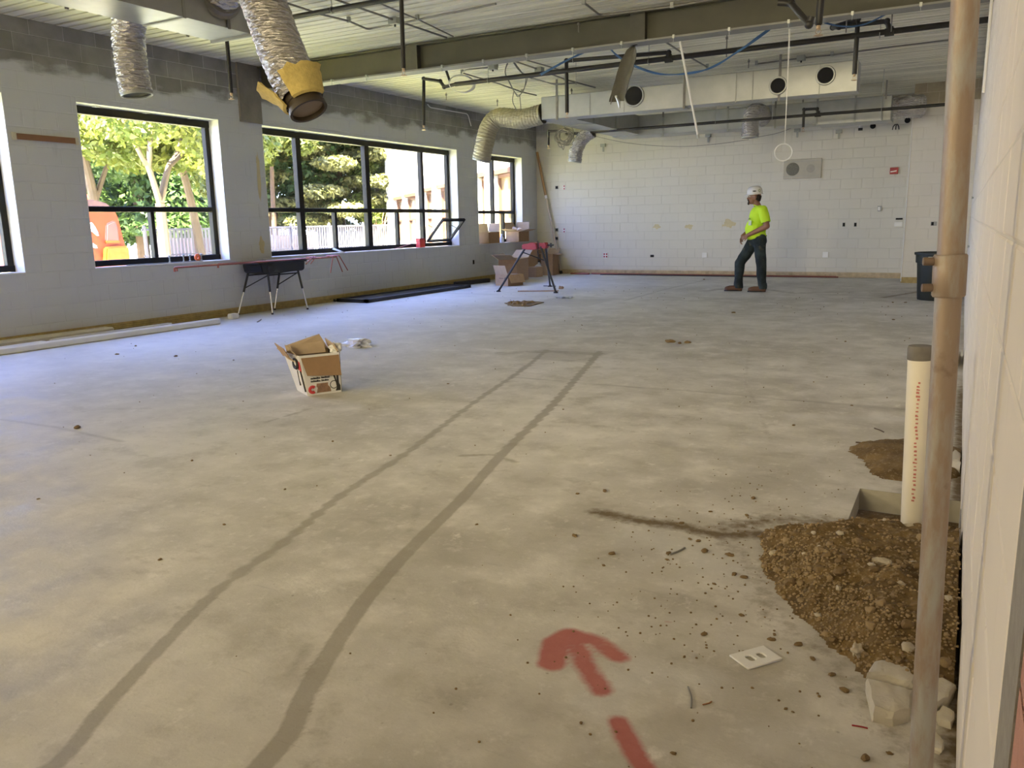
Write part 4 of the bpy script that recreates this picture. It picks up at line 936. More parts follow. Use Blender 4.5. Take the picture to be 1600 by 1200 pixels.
# leaning length of conduit hanging from the beam
a, b = onY(1061, 58, 9.6), onY(1090, 210, 10.0)
t = thing('hanging_rod', 'pale slanting rod hanging below the beam right of the torn wrap', 'rod', a); bm = BM(); add_tube(bm, [a, b], .013, 8); obj('rod', bm, 'white_board', t)
bm = BM(); add_cyl(bm, b, b+(b-a).normalized()*.05, .018, 8); obj('coupling', bm, 'galv', t)
def cable(label, strands, r=.006, m_='cable_grey', group='loose ceiling cables', tie=()):
    t = thing('cable', label, 'cable', strands[0][0], group)
    for s in strands: bm = BM(); add_tube(bm, smooth_path(s, 8), r, 6); obj('strand', bm, m_, t)
    for q in tie: bm = BM(); add_cyl(bm, q, (q[0], q[1], ZC-.008), .004, 6); add_torus(bm, q, .018, .004, (1, 0, 0), 12, 5); obj('tie', bm, 'galv_dull', t)
yc = 10.3
def pl(y, *q, j=0): return [onY(a+random.uniform(-j, j), b+random.uniform(-j, j), y) for a, b in q]
cable('bundle of blue cables sagging from the beam past the torn wrap', [pl(yc, (845, 116), (880, 98), (905, 86), (932, 73), (950, 74), (965, 88), (985, 100), (1020, 113), (1050, 117), (1085, 113), (1115, 104), (1150, 82), (1185, 58), (1218, 34), j=1.5) for _ in range(4)], .007, 'cable_blue', tie=[onY(940, 73, yc), onY(1218, 34, yc)])
cable('short sagging blue cable at the top right by the pipes', [pl(yc, (1268, 27), (1285, 34), (1305, 40), (1330, 42), (1355, 36), (1380, 25), (1400, 14), (1416, 4), j=.8) for _ in range(3)], .008, 'cable_blue', tie=[onY(1268, 27, yc)])
cable('tangle of grey cables looping down left of the holed duct', [pl(11.3, (795, 95), (790, 112), (797, 130), (806, 147), (812, 150), (820, 138), (823, 120), j=2) for _ in range(2)] + [pl(11.3, (800, 94), (812, 110), (823, 118), (845, 126), (870, 132), (900, 130), j=1.5) for _ in range(3)] + [pl(11.3, (803, 142), (801, 158), (807, 172)), pl(11.3, (812, 148), (813, 160), (814, 173))], .006, tie=[onY(797, 95, 11.3), onY(900, 130, 11.3)])
t = thing('cable_coil', 'pale coil of cable hanging on the main pipe', 'cable', onY(720, 113, 11.0), 'loose ceiling cables')
for k in range(4):
    bm = BM(); c = onY(720.5+k*.6, 131, 11.0+.02*k); add_torus(bm, c, .19+.008*k, .006, (.75, -.62, .1*k-.15), 30, 6, (1, .62)); obj('strand', bm, 'cable_white', t)
t = thing('cable_coil', 'dark tangled coil of cable hanging in the back corner', 'cable', onY(880, 202, 15.0), 'loose ceiling cables')
for k in range(9):
    bm = BM(); c = onY(882+random.uniform(-4, 4), 213+random.uniform(-4, 4), 15.0); add_torus(bm, c, random.uniform(.13, .2), .010, (random.uniform(-.6, .6), -1, random.uniform(-.5, .5)), 26, 6, (random.uniform(.8, 1.1), random.uniform(.75, 1))); obj('strand', bm, 'conduit', t)
bm = BM(); add_tube(bm, smooth_path(pl(15.0, (876, 225), (880, 234), (882, 226)), 5), .008, 6); obj('strand', bm, 'conduit', t)
q = onY(882, 203, 15.0); bm = BM(); add_cyl(bm, q, (q.x, q.y, ZC-.008), .006, 6); obj('tie', bm, 'galv_dull', t)
yr = 9.6
t = thing('cord_loop', 'white cord hanging from the ceiling with a ring above the speaker', 'cord', onY(1232, 40, yr))
for dx in (0, 1.5): bm = BM(); add_tube(bm, [onY(1233+dx, 45, yr), onY(1230+dx*.6, 130, yr), onY(1226, 225, yr)], .003, 6); obj('cord', bm, 'cable_white', t)
bm = BM(); add_torus(bm, onY(1224, 238, yr), .092, .006, (.15, -1, .1), 30, 6); obj('ring', bm, 'cable_white', t)
cable('thin wire sagging along the top of the back wall', [pl(18.2, (925, 212), (985, 224), (1060, 229), (1120, 225), (1170, 218)), pl(18.2, (1185, 214), (1215, 208), (1240, 199))], .006)
# threaded rods and hangers dropping from the deck
RODS = [(1136, 55, 85, 'long bare threaded rod above the main black pipe, left of the white cord'), (1324, 12, 50, 'threaded rod above the main pipe right of the short sagging blue cable'), (1395, 10, 40, 'rod end beside the brass elbow at the top right'), (904, 32, 40, 'short rod stub under the deck beyond the beam, above the looped cables'), (697, 145, 152, 'tiny rod stub over the pale bent conduit'),
        (777, 155, 166, 'tiny rod stub above the jacketed flexible duct'), (893, 138, 150, 'rod stub right of the black drop by the holed duct'), (1255, 155, 170, 'rod stub between the far duct and the pipe loop'), (1170, 92, 108, 'rod stub above the middle of the holed duct')]
for i, (x, ya, yb_, lab) in enumerate(RODS):
    a = onZ(x, ya, ZC-.01); bm = BM(); add_cyl(bm, a, (a.x, a.y, ZC-.28 if yb_-ya > 20 else ZC-.14), .008, 6); add_cyl(bm, (a.x, a.y, ZC-.06), (a.x, a.y, ZC-.03), .018, 6)
    tag(obj('threaded_rod', bm, 'conduit', at=a), lab, 'rod', 'threaded rods left in the ceiling')
a = onZ(697, 110, ZC-.02); bm = BM(); add_tube(bm, [a, a+V3((.05, .02, -.16))], .02, 8); tag(obj('pipe_stub', bm, 'black_pipe', at=a), 'short black stub hanging under the deck by the cable coil', 'pipe')
# ------------------------------------------------------------------ near right: pole, pvc riser, trench, earth
pole_m, nt, bs, _ = new_mat('weathered_galvanised_pipe'); tc = nt.nodes.new('ShaderNodeTexCoord').outputs['Object']
f = noise_n(nt, scale_v(nt, tc, (9, 9, 2.2)), 2.2, 6, .65)
c = mix_n(nt, ramp_n(nt, f, .36, .56), (.47, .47, .45), (.37, .29, .23)); c = mix_n(nt, ramp_n(nt, noise_n(nt, tc, 16, 5), .64, .78), c, (.24, .17, .13))
nt.links.new(c, bs.inputs['Base Color']); bs.inputs['Metallic'].default_value = .55; nt.links.new(ramp_n(nt, f, 1.2, .0), bs.inputs['Roughness']); bump_n(nt, bs, noise_n(nt, tc, 60, 4), .12, .004)
pA, pB = onY(1439, 1195, 1.72), onY(1508, 10, 1.70)
def poleat(z): return pA.lerp(pB, (z-pA.z)/(pB.z-pA.z))
t = thing('steel_pole', 'galvanised steel pole with a coupling standing close to the camera', 'pole', poleat(0))
bm = BM(); add_cyl(bm, poleat(0.012), poleat(ZC-.01), .0228, 32); obj('pipe', bm, pole_m, t)
bm = BM(); add_lathe(bm, poleat(0), [(.06, 0), (.06, .008), (.03, .012), (.028, .03)], 24); obj('base_plate', bm, pole_m, t)
yy = [onY(1475, q, 1.71).z for q in (463, 397)]
ax = (pB-pA).normalized(); bm = BM(); add_lathe(bm, poleat(yy[0]), [(.0265, 0), (.0285, .003), (.0285, (yy[1]-yy[0])-.003), (.0265, yy[1]-yy[0])], 32, ax); cp = obj('coupling', bm, pole_m, t)
for q in (408, 449):
    c0 = poleat(onY(1460, q, 1.71).z); bm = BM(); add_cyl(bm, c0, c0+V3((-.044, -.012, 0)), .0075, 12); obj('set_screw', bm, mat('rusty_screw', (.22, .16, .12), .6, .4, .2), cp)

pcb, pct = onY(1424.5, 832, 3.6), onY(1437, 562, 3.6); rP = .044
pc = pcb.lerp(pct, -pcb.z/(pct.z-pcb.z))
t = thing('pvc_pipe', 'white pvc pipe riser with a grey cap standing in the trench', 'pipe', pc)
ztop = onY(1437, 562, 3.60).z; ztc = onY(1437, 540, 3.60).z
bm = BM(); add_cyl(bm, pc.lerp(pct, -.2/pct.z), pct, rP, 32); pp = obj('pipe', bm, mat('cream_pvc', (.74, .68, .56), .4, 0, .05), t)
bm = BM(); add_lathe(bm, pct, [(rP*1.02, 0), (rP*1.05, .004), (rP*1.05, ztc-ztop-.012), (rP*.98, ztc-ztop)], 32, pct-pc); obj('cap', bm, mat('grey_rubber_cap', (.16, .145, .125), .75, 0, .2, 20), t)
bm = BM(); dd = V3((CAM.x-pc.x, CAM.y-pc.y, 0)).normalized(); sd = V3((-dd.y, dd.x, 0))   # faded red print down the pipe: short strokes
z = .12
while z < ztop-.09:
    for k in range(2):
        c0 = pc.lerp(pct, z/pct.z) + dd*(rP*1.006) + sd*random.uniform(-.004, .004); h = random.uniform(.004, .009)
        add_box(bm, c0-V3((.004, .0012, 0)), c0+V3((.004, .0012, h)))
    z += random.uniform(.012, .02)
obj('red_print', bm, mat('red_print', (.50, .17, .14), .6), pp, sharp=None)

soil, nt, bs, _ = new_mat('brown_soil'); p = pos_n(nt)
c = mix_n(nt, ramp_n(nt, noise_n(nt, p, 9, 5), .35, .65), (.095, .058, .018), (.20, .130, .050)); c = mix_n(nt, ramp_n(nt, noise_n(nt, p, 70, 4), .55, .72), c, (.30, .23, .14))
nt.links.new(c, bs.inputs['Base Color']); bs.inputs['Roughness'].default_value = .95; bump_n(nt, bs, noise_n(nt, p, 120, 4), .6, .01)
def poly_in(pts, X, Y):
    ins = np.zeros(X.shape, bool); d = np.full(X.shape, 1e9); n = len(pts)
    for i in range(n):
        (ax_, ay), (bx_, by) = pts[i], pts[(i+1) % n]
        ins ^= ((ay > Y) != (by > Y)) & (X < (bx_-ax_)*(Y-ay)/(by-ay+1e-12)+ax_)
        dx, dy = bx_-ax_, by-ay; tt = np.clip(((X-ax_)*dx+(Y-ay)*dy)/(dx*dx+dy*dy+1e-12), 0, 1); d = np.minimum(d, np.hypot(X-ax_-tt*dx, Y-ay-tt*dy))
    return np.where(ins, d, -d)
hp = px2((1180, 838), (1250, 830), (1320, 826)) + [(-.2, 3.55), (.03, 3.50), (.3, 3.45), (.3, 2.15)] + px2((1496, 1085), (1440, 1095), (1375, 1075), (1290, 1010), (1232, 950), (1195, 895))
def heap_h(x, y, d):
    n_ = noise.noise(Vector((x*5, y*5, 0)))*.5+noise.noise(Vector((x*13, y*13, 4)))*.28+noise.noise(Vector((x*40, y*40, 8)))*.13
    return d
def heap(name, label, pts, x0, x1, y0, y1, H, ramp, st):
    X, Y = np.meshgrid(np.arange(x0, x1, st), np.arange(y0, y1, st)); D = poly_in(pts, X, Y)
    Z = np.zeros(X.shape)
    for i in range(X.shape[0]):
        for j in range(X.shape[1]):
            if D[i, j] < -.06: Z[i, j] = -.02; continue
            x, y = X[i, j], Y[i, j]
            n_ = noise.noise(Vector((x*4, y*4, 0)))*.5+noise.noise(Vector((x*11, y*11, 4)))*.30+noise.noise(Vector((x*34, y*34, 8)))*.16
            e = D[i, j]+.035*noise.noise(Vector((x*9, y*9, 2)))+.02*noise.noise(Vector((x*30, y*30, 5)))
            q = max(0, min(1, e/ramp)); q = 1-(1-q)**2
            Z[i, j] = (H*q*(1+.45*n_)+.018*n_*min(1, q*4)) if e > 0 else -.02
    t = thing(name, label, 'earth', (float(X.mean()), float(Y.mean()), 0))
    n0, n1 = X.shape; v = np.stack([X.ravel(), Y.ravel(), Z.ravel()], 1)-np.array(ORG[t]); I = np.arange(n0*n1).reshape(n0, n1)
    q = np.stack([I[:-1, :-1], I[:-1, 1:], I[1:, 1:], I[1:, :-1]], -1).reshape(-1, 4); q = q[(Z.ravel()[q] > -.015).any(1)]
    me = bpy.data.meshes.new('soil'); me.vertices.add(len(v)); me.vertices.foreach_set('co', v.ravel()); me.loops.add(len(q)*4); me.loops.foreach_set('vertex_index', q.ravel())
    me.polygons.add(len(q)); me.polygons.foreach_set('loop_start', np.arange(0, len(q)*4, 4)); me.update(); me.materials.append(soil); me.shade_smooth()
    o = bpy.data.objects.new('soil', me); COL.objects.link(o); o.parent = t; return t, X, Y, Z, D
h1 = heap('earth_heap', 'brown heap of stony earth in front of the trench', hp, -.78, XR-.002, 2.0, 3.62, .115, .30, .0085)
mp = [(-.14+.30*cos(a)*(1+.2*sin(3*a)), 4.62+.42*sin(a)) for a in np.linspace(0, 2*pi, 20)[:-1]]
h2 = heap('earth_heap', 'smaller dark earth mound behind the white pvc pipe', mp, -.55, XR-.002, 4.1, 5.15, .045, .2, .012)
tp = [(-.5, 3.3), (.2, 3.3), (.2, 4.2), (-.5, 4.2)]
bm = BM(); tt = 12
for i in range(30):
    x = random.uniform(HX0+.03, HX1-.03); y = random.uniform(HY0+.1, HY1-.04); add_ico(bm, (x, y, -.115), random.uniform(.025, .05), 2, (1, 1, .6), .7, i)
add_box(bm, (HX0-.05, HY0-.05, -.295), (HX1, HY1+.05, -.107)); tag(obj('trench_earth', bm, soil), 'dark damp earth in the bottom of the rectangular trench', 'earth')

stone_m = [mat('stone_tan', (.30, .215, .115), .9, 0, .25, 20, .3, 80), mat('stone_brown', (.19, .125, .055), .9, 0, .25, 20, .3, 80), mat('stone_pale', (.46, .40, .30), .9, 0, .2, 20, .3, 80)]
meshes = []
for i in range(9):
    bm = BM(); add_ico(bm, (0, 0, 0), 1, 2, (1, random.uniform(.65, .95), random.uniform(.5, .8)), .55, i)
    me_ = finish(bm, 'stone', stone_m[i % 3], 50); meshes.append(me_)
_, X, Y, Z, D = h1; st = .0085
cand = np.argwhere((D > .0) & (Z > .004)); cnt = 0; placed = []
wt = np.array([(1.0 if Y[i, j] < 3.05 else .35)*(1.6 if D[i, j] < .2 else .7) for i, j in cand]); wt /= wt.sum()
for k in rng.choice(len(cand), 230, replace=False, p=wt):
    i, j = cand[k]; x, y, z = X[i, j], Y[i, j], Z[i, j]
    if x > XR-.03: continue
    s = float(rng.choice([.008, .010, .013, .017, .022], p=[.22, .28, .24, .18, .08]))
    if any((x-a)**2+(y-b)**2 < (s+c_)**2*.8 for a, b, c_ in placed): continue
    placed.append((x, y, s))
    mi = int(rng.choice([0, 1, 2, 3, 4, 5, 6, 7, 8], p=[.14, .16, .05, .14, .16, .05, .13, .13, .04]))
    o = bpy.data.objects.new('stone', meshes[mi]); COL.objects.link(o); o.location = (x, y, z+s*.22); o.scale = (s, s, s); o.rotation_euler = (rng.uniform(-.3, .3), rng.uniform(-.3, .3), rng.uniform(0, 6.28))
    tag(o, 'small earth-coated stone lying in the brown stony heap', 'stone', 'stones in the earth heap')
bm = BM()
for k in rng.choice(len(cand), 2000, replace=False, p=wt):
    i, j = cand[k]; s = rng.uniform(.003, .0065); g_ = bmesh.ops.create_icosphere(bm, subdivisions=1, radius=s)
    mv = Vector((X[i, j]+rng.uniform(-.004, .004), Y[i, j], Z[i, j]+s*.4)); a = rng.uniform(.6, 1.1)
    for v in g_['verts']: v.co = Vector((v.co.x, v.co.y*a, v.co.z*.8))+mv
o = obj('gravel', bm, stone_m[0], sharp=None, kind='stuff'); o['label'] = 'loose fine gravel scattered through the brown earth heap'; o['category'] = 'gravel'
def lump(name, label, cat, px, r, sc, m_, jit=.5, seed=0, sub=3, group=None, sink=.75, z0=0.0, sharp=50):
    q = onZ(*px, z0); bm = BM(); add_ico(bm, (q.x, q.y, z0+r*sc[2]*sink), r, sub, sc, jit, seed); return tag(obj(name, bm, m_, at=q, sharp=sharp), label, cat, group)
lump('stone', 'large smooth round cobble between the pole and the right wall', 'stone', (1484, 985), .030, (1, .9, .95), stone_m[0], .15, 3, z0=.035)
lump('stone', 'flat pale stone lying on top of the heap left of the pole', 'stone', (1377, 884), .030, (1.15, .7, .5), stone_m[2], .6, 5, z0=.10, sub=2, sharp=25)
lump('stone', 'pale knobbly double stone at the lower edge of the heap', 'stone', (1338, 1026), .022, (.8, 1.0, 1.1), stone_m[2], .7, 8, z0=.01)
lump('stone', 'pale pebble in the middle of the heap left of the pole', 'stone', (1406, 915), .016, (1, .6, .6), stone_m[2], .4, 11, z0=.11)
cm = mat('broken_concrete', (.52, .48, .40), .9, 0, .18, 8, .5, 50)
def rock(px_poly, h, label, seed, name='concrete_chunk'):
    """broken slab: outline on the ground, raised with an irregular top"""
    P = [onZ(x, y) for x, y in px_poly]; c = sum(P, V3())/len(P); bm = BM()
    for k, (zz, f) in enumerate(((0, 1.0), (h*.55, 1.02), (h*.92, .93), (h, .72))):
        ring = [bm.verts.new(c+(p-c)*f*(1+.05*noise.noise(Vector((i*1.3, k*1.1, seed))))+V3((0, 0, zz+h*.14*noise.noise(Vector((i*.9, k*.7, seed+3)))*(k > 0)))) for i, p in enumerate(P)]
        if k: [bm.faces.new((prev[i], prev[(i+1) % len(P)], ring[(i+1) % len(P)], ring[i])) for i in range(len(P))]
        else: bm.faces.new(ring[::-1])
        prev = ring
    tip = bm.verts.new(c+V3((0, 0, h*1.03)))
    for i in range(len(P)): bm.faces.new((prev[i], prev[(i+1) % len(P)], tip))
    bmesh.ops.subdivide_edges(bm, edges=bm.edges[:], cuts=2, use_grid_fill=True)
    for v in bm.verts: v.co += Vector((noise.noise(v.co*30), noise.noise(v.co*30+V3((9, 0, 0))), noise.noise(v.co*34+V3((0, 9, 0)))))*.007*(v.co.z > .004)
    return tag(obj(name, bm, cm, at=c, sharp=40), label, 'rubble', 'broken concrete by the right wall')
rock([(1352, 1075), (1362, 1054), (1395, 1052), (1432, 1062), (1426, 1090), (1408, 1086), (1385, 1078)], .045, 'upper half of the cracked concrete lump left of the pole foot', 1)
rock([(1352, 1080), (1382, 1083), (1408, 1092), (1424, 1098), (1420, 1128), (1395, 1136), (1362, 1128)], .042, 'lower half of the cracked concrete lump left of the pole foot', 2)
rock([(1448, 1082), (1470, 1076), (1491, 1088), (1480, 1108), (1455, 1118)], .038, 'pale concrete lump right of the pole foot', 3)
rock([(1460, 1122), (1474, 1112), (1492, 1122), (1486, 1140), (1466, 1134)], .022, 'small grey rubble piece touching the right wall below the pale lump', 4)
rock([(1455, 1160), (1463, 1150), (1474, 1166), (1468, 1180), (1458, 1176)], .018, 'small oval rubble piece lowest beside the pole', 5)
rock([(1487, 560), (1496, 557), (1500, 566), (1494, 575), (1488, 572)], .10, 'far pale plaster fragment at the foot of the right wall', 6, 'plaster_fragment')
rock([(1478, 735), (1490, 718), (1500, 722), (1500, 742)], .06, 'grey plaster fragment by the right wall behind the pole', 7, 'plaster_fragment')
# loose bits on the slab
BITS = [(1047, 535, .05), (1062, 537, .03), (1074, 536, .035), (1100, 437, .03), (1146, 489, .03), (121, 669, .028), (183, 554, .02), (212, 541, .02), (275, 557, .02), (365, 563, .012), (1240, 665, .014), (1331, 634, .01), (1321, 534, .015), (1396, 500, .02), (1395, 473, .02), (1415, 473, .02),
        (945, 768, .016), (902, 772, .010), (898, 838, .014), (956, 866, .015), (943, 884, .008), (1044, 865, .012), (1042, 875, .009), (1101, 862, .018), (1140, 868, .016), (1147, 898, .014), (1163, 903, .014), (1177, 779, .014), (1110, 800, .010), (1167, 806, .012), (1065, 818, .012), (1078, 843, .010), (1091, 846, .012), (1116, 913, .008), (1100, 992, .013), (1158, 962, .010),
        (1069, 1027, .006), (1052, 1178, .008), (908, 1130, .006), (1205, 1000, .012), (1210, 992, .008), (1248, 1008, .014), (1270, 1030, .010), (1300, 1055, .012), (1320, 1080, .014), (1228, 1108, .006), (1239, 1113, .005), (1352, 1186, .014), (1390, 1178, .008), (250, 875, .010), (350, 820, .008), (445, 765, .008), (610, 712, .008), (520, 690, .010), (700, 600, .01), (880, 640, .01), (745, 820, .008), (300, 720, .01), (60, 780, .009)]
for i, (x, y, r) in enumerate(BITS):
    q = onZ(x, y); o = bpy.data.objects.new('debris', meshes[(1, 4, 7)[i % 3]]); COL.objects.link(o); o.scale = (r, r*.8, r*.7); o.location = (q.x, q.y, r*.25); o.rotation_euler = (0, 0, i*1.7)
    o['kind'] = 'thing'; tag(o, 'dark crumb of debris lying loose on the bare concrete floor', 'debris', 'crumbs of debris on the slab')
bm = BM()
for k in range(640):
    if k < 420: x, y = -.62+rng.normal()*.32, 2.8+rng.normal()*.6; r = rng.uniform(.0018, .005)
    else: y = rng.uniform(1.5, 15); x = rng.uniform(-8.8, -.05); r = rng.uniform(.0018, .0035)*(1+y*.14)
    if x > XR-.02 or (HX0-.03 < x and HY0 < y < HY1) or y < 1: continue
    g_ = bmesh.ops.create_icosphere(bm, subdivisions=1, radius=r); a = rng.uniform(.6, 1.2)
    for v in g_['verts']: v.co = Vector((v.co.x, v.co.y*a, v.co.z*.7))+Vector((x, y, r*.3))
o = obj('fine_crumbs', bm, stone_m[1], sharp=None, kind='stuff'); o['label'] = 'fine dark crumbs and grit strewn over the whole slab'; o['category'] = 'grit'
rod = lambda label, a, b, r, m_, cat, name: tag((lambda bm: (add_tube(bm, smooth_path([onZ(*a, r), (onZ(*a, r)+onZ(*b, r))/2+V3((.004, .002, 0)), onZ(*b, r)], 4), r, 7), obj(name, bm, m_, at=onZ(*a)))[1])(BM()), label, cat)
rod('thin bent steel pin lying near the cover plate', (1075, 1073), (1080, 1106), .0025, 'conduit', 'pin', 'steel_pin')
rod('short rusty nail lying below the steel pin', (1098, 1101), (1112, 1096), .002, mat('rust', (.25, .11, .05), .8), 'nail', 'nail')
rod('scrap of bright red wire left of the concrete lump', (1331, 1133), (1356, 1138), .002, 'redpaint', 'wire', 'wire_scrap')
rod('thin twig of wire on the slab behind the far earth mound', (1366, 669), (1381, 675), .003, 'bark_drk', 'wire', 'wire_scrap')
rod('flat dark splinter on the slab left of the far mound', (1337, 691), (1355, 693), .004, 'bark_drk', 'splinter', 'splinter')
rod('thin pencil-like stick on the streak of earth', (1048, 866), (1070, 856), .004, 'conduit', 'stick', 'stick')

# duplex outlet cover plate lying on the slab: plate with two real openings
def flat_shape(name, loops, ext, m_, loc, rotz=0, bev=.0012):
    cu = bpy.data.curves.new(name, 'CURVE'); cu.dimensions = '2D'; cu.fill_mode = 'BOTH'; cu.extrude = ext; cu.bevel_depth = bev; cu.bevel_resolution = 1
    for L in loops:
        s_ = cu.splines.new('POLY'); s_.points.add(len(L)-1); s_.use_cyclic_u = True
        for p_, (x, y) in zip(s_.points, L): p_.co = (x, y, 0, 1)
    o = bpy.data.objects.new(name, cu); COL.objects.link(o); dg = bpy.context.evaluated_depsgraph_get(); me = bpy.data.meshes.new_from_object(o.evaluated_get(dg)); bpy.data.objects.remove(o)
    me.name = name; me.materials.clear(); me.materials.append(M[m_] if isinstance(m_, str) else m_); o = bpy.data.objects.new(name, me); COL.objects.link(o); o.location = loc; o.rotation_euler = (0, 0, rotz); return o
P4 = [onZ(*q) for q in ((1142, 1026), (1167, 1048), (1220, 1032), (1194, 1012))]; pcn = sum(P4, V3())/4; ex = ((P4[2]-P4[1])+(P4[3]-P4[0])).normalized(); Lx = ((P4[2]-P4[1]).length+(P4[3]-P4[0]).length)/2; Ly = ((P4[1]-P4[0]).length+(P4[2]-P4[3]).length)/2
ov = lambda cx: [(cx+.0155*max(-.82, min(.82, cos(a)))*1.0, .0175*sin(a)) for a in np.linspace(0, 2*pi, 28)[:-1]]
pt = flat_shape('outlet_cover', [[(-Lx/2, -Ly/2), (Lx/2, -Ly/2), (Lx/2, Ly/2), (-Lx/2, Ly/2)], ov(-.0195), ov(.0195), [(.0025*cos(a), .0025*sin(a)) for a in np.linspace(0, 2*pi, 9)[:-1]]], .002, 'white_plastic', pcn+V3((0, 0, .0045)), math.atan2(ex.y, ex.x))
tag(pt, 'white duplex outlet cover plate lying on the floor', 'cover plate')

# ------------------------------------------------------------------ cartons
def carton(label, mid, right, left, ztop_px, z0=0.0, flaps=(60, 60, 60, 60), ml='kraft', mr='kraft', group='cardboard boxes', depth=None, fl=None, height=None, seed=0):
    """mid/right/left: photographed bottom corners. flaps: angle of (right face, left face, back-right, back-left) flaps from straight up, outward"""
    A, B, C = (mid, right, left) if isinstance(mid, Vector) else (onZ(*mid, z0), onZ(*right, z0), onZ(*left, z0)); ex = (B-A).normalized(); w = (B-A).length; ey = V3((-ex.y, ex.x, 0))
    if (C-A).dot(ey) < 0: ey = -ey
    d = depth or max(.2, (C-A).dot(ey)); h = height or onY(mid[0], ztop_px, A.y).z-z0; A = A + V3((0, 0, .003))
    t = thing('cardboard_box', label, 'box', A, group); th = .006
    def wall(nm, o, u, L, n, m_, H=h):
        bm = BM(); q = [o, o+u*L, o+u*L+n*th, o+n*th]; add_hexa(bm, [tuple(v) for v in q], [tuple(v+V3((0, 0, H))) for v in q]); return obj(nm, bm, m_, t, sharp=None)
    sides = [(A, ex, w, ey, mr), (A, ey, d, ex, ml), (A+ey*d-ey*th, ex, w, ey, 'kraft_in'), (A+ex*w-ex*th, ey, d, ex, 'kraft_in')]
    W_ = [wall('side', o, u, L, n, m_) for o, u, L, n, m_ in sides]
    bm = BM(); q = [A, A+ex*w, A+ex*w+ey*d, A+ey*d]; add_hexa(bm, [tuple(v) for v in q], [tuple(v+V3((0, 0, .006))) for v in q]); obj('bottom', bm, 'kraft_in', t, sharp=None)
    outs = [-ey, -ex, ey, ex]; lens = [d/2, w/2, d/2, w/2]; base = [(A, ex, w), (A, ey, d), (A+ey*d, ex, w), (A+ex*w, ey, d)]
    for k in range(4):
        if flaps[k] is None: continue
        a = RD(flaps[k]); o, u, L = base[k]; Lf = (fl or lens[k]*.95); o = o+V3((0, 0, h+.001)); dirv = V3((0, 0, 1))*cos(a)+outs[k]*sin(a); nn = dirv.cross(u).normalized()*.005
        bm = BM(); q0 = [o+u*.004, o+u*(L-.004), o+u*(L-.012)+dirv*Lf, o+u*.012+dirv*Lf]; add_hexa(bm, [tuple(v-nn*.5) for v in q0], [tuple(v+nn*.5) for v in q0]); obj('flap', bm, 'kraft_in' if flaps[k] < 100 else 'kraft', t, sharp=None)
    return t, A, ex, ey, w, d, h, W_
def mark(W_, o, u, n, L, h, par):
    """faint printed ring mark with a line of print on a carton side"""
    c0 = o+u*L*.22+V3((0, 0, h*.66))-n*.002; bm = BM(); add_torus(bm, c0, h*.085, h*.03, n, 16, 4); add_ico(bm, c0, h*.03, 1)
    for i in range(8): q = o+u*L*(.36+.045*i)+V3((0, 0, h*(.63+.0*i)))-n*.0015; hh = h*(.05+.03*((i*5) % 3)/2); add_hexa(bm, [tuple(q), tuple(q+u*L*.032), tuple(q+u*L*.032+n*.001), tuple(q+n*.001)], [tuple(v+V3((0, 0, hh))) for v in (q, q+u*L*.032, q+u*L*.032+n*.001, q+n*.001)])
    return obj('printed_mark', bm, mat('carton_print', (.12, .09, .08), .8), par, sharp=None)
bA = carton('small printed cardboard box in front of the floor pile, one flap raised', (794, 447.6), (817.5, 445.5), (770.3, 446.7), 430, flaps=(155, 20, 170, None), mr='kraft_dark')
mark(bA[7], bA[1], bA[3], bA[2], bA[5], bA[6], bA[7][1]); mark(bA[7], bA[1], bA[2], bA[3], bA[4], bA[6], bA[7][0])
bB = carton('big open cardboard box behind the small printed box', (808, 441.5), (826, 436.5), (785, 440), 406, flaps=(80, 75, 60, 70), ml='kraft_dark', mr='kraft')
bC = carton('small low cardboard box beside the big open one on the floor', (838, 433.5), (848, 432), (829.5, 432.5), 418, flaps=(-88, -88, -88, None))
bD = carton('upright brown cardboard box at the back of the pile against the wall', V3((-9.02, 17.75, 0)), V3((-9.04, 18.2, 0)), V3((-9.38, 17.73, 0)), 0, height=.62, flaps=(-80, 60, None, None), mr='kraft_dark')
bE = carton('tall cardboard box right of the pile beside the leaning pole', (864, 430.5), (873, 428.5), (850, 429.5), 397, flaps=(100, 85, None, 60), mr='kraft_dark')
bF = carton('cardboard box with raised flaps at the left end of the far sill', V3((-9.30, onX(764, 380, -9.3).y, WZ0+.009)), V3((-9.30, onX(781, 380, -9.3).y, WZ0+.009)), V3((-9.60, onX(764, 380, -9.3).y, WZ0+.009)), 0, height=.25, fl=.19, flaps=(None, 10, 62, 8), ml='kraft', mr='kraft_dark')
bG = carton('open cardboard box with crumpled packing on the far sill', V3((-9.24, onX(811, 380, -9.24).y, WZ0+.009)), V3((-9.22, onX(811, 380, -9.24).y+.48, WZ0+.009)), V3((-9.60, onX(811, 380, -9.24).y, WZ0+.009)), 0, height=.24, fl=.22, flaps=(78, 75, 15, 10), ml='kraft', mr='kraft_dark')
q = bG[1]+bG[2]*.2+bG[3]*.15+V3((0, 0, bG[6])); bm = BM(); add_ico(bm, q, .12, 3, (1, 1, .6), 1.2, 3); tag(obj('packing_paper', bm, mat('crumpled_paper', (.62, .48, .36), .9), at=q), 'crumpled brown packing paper stuffed in the right sill box', 'paper')
q = V3((-9.48, onX(784, 378, -9.48).y, WZ0+.009)); bm = BM(); add_lathe(bm, q, [(.045, 0), (.05, .01), (.05, .10), (.03, .13), (.02, .16), (.022, .17)], 14); j = thing('jug', 'small clear jug standing between the two sill boxes', 'jug', q); obj('body', bm, mat('cloudy_plastic', (.55, .55, .58), .3), j)
bm = BM(); add_lathe(bm, q+V3((0, 0, .17)), [(.025, 0), (.025, .025)], 12); obj('cap', bm, 'white_plastic', j)
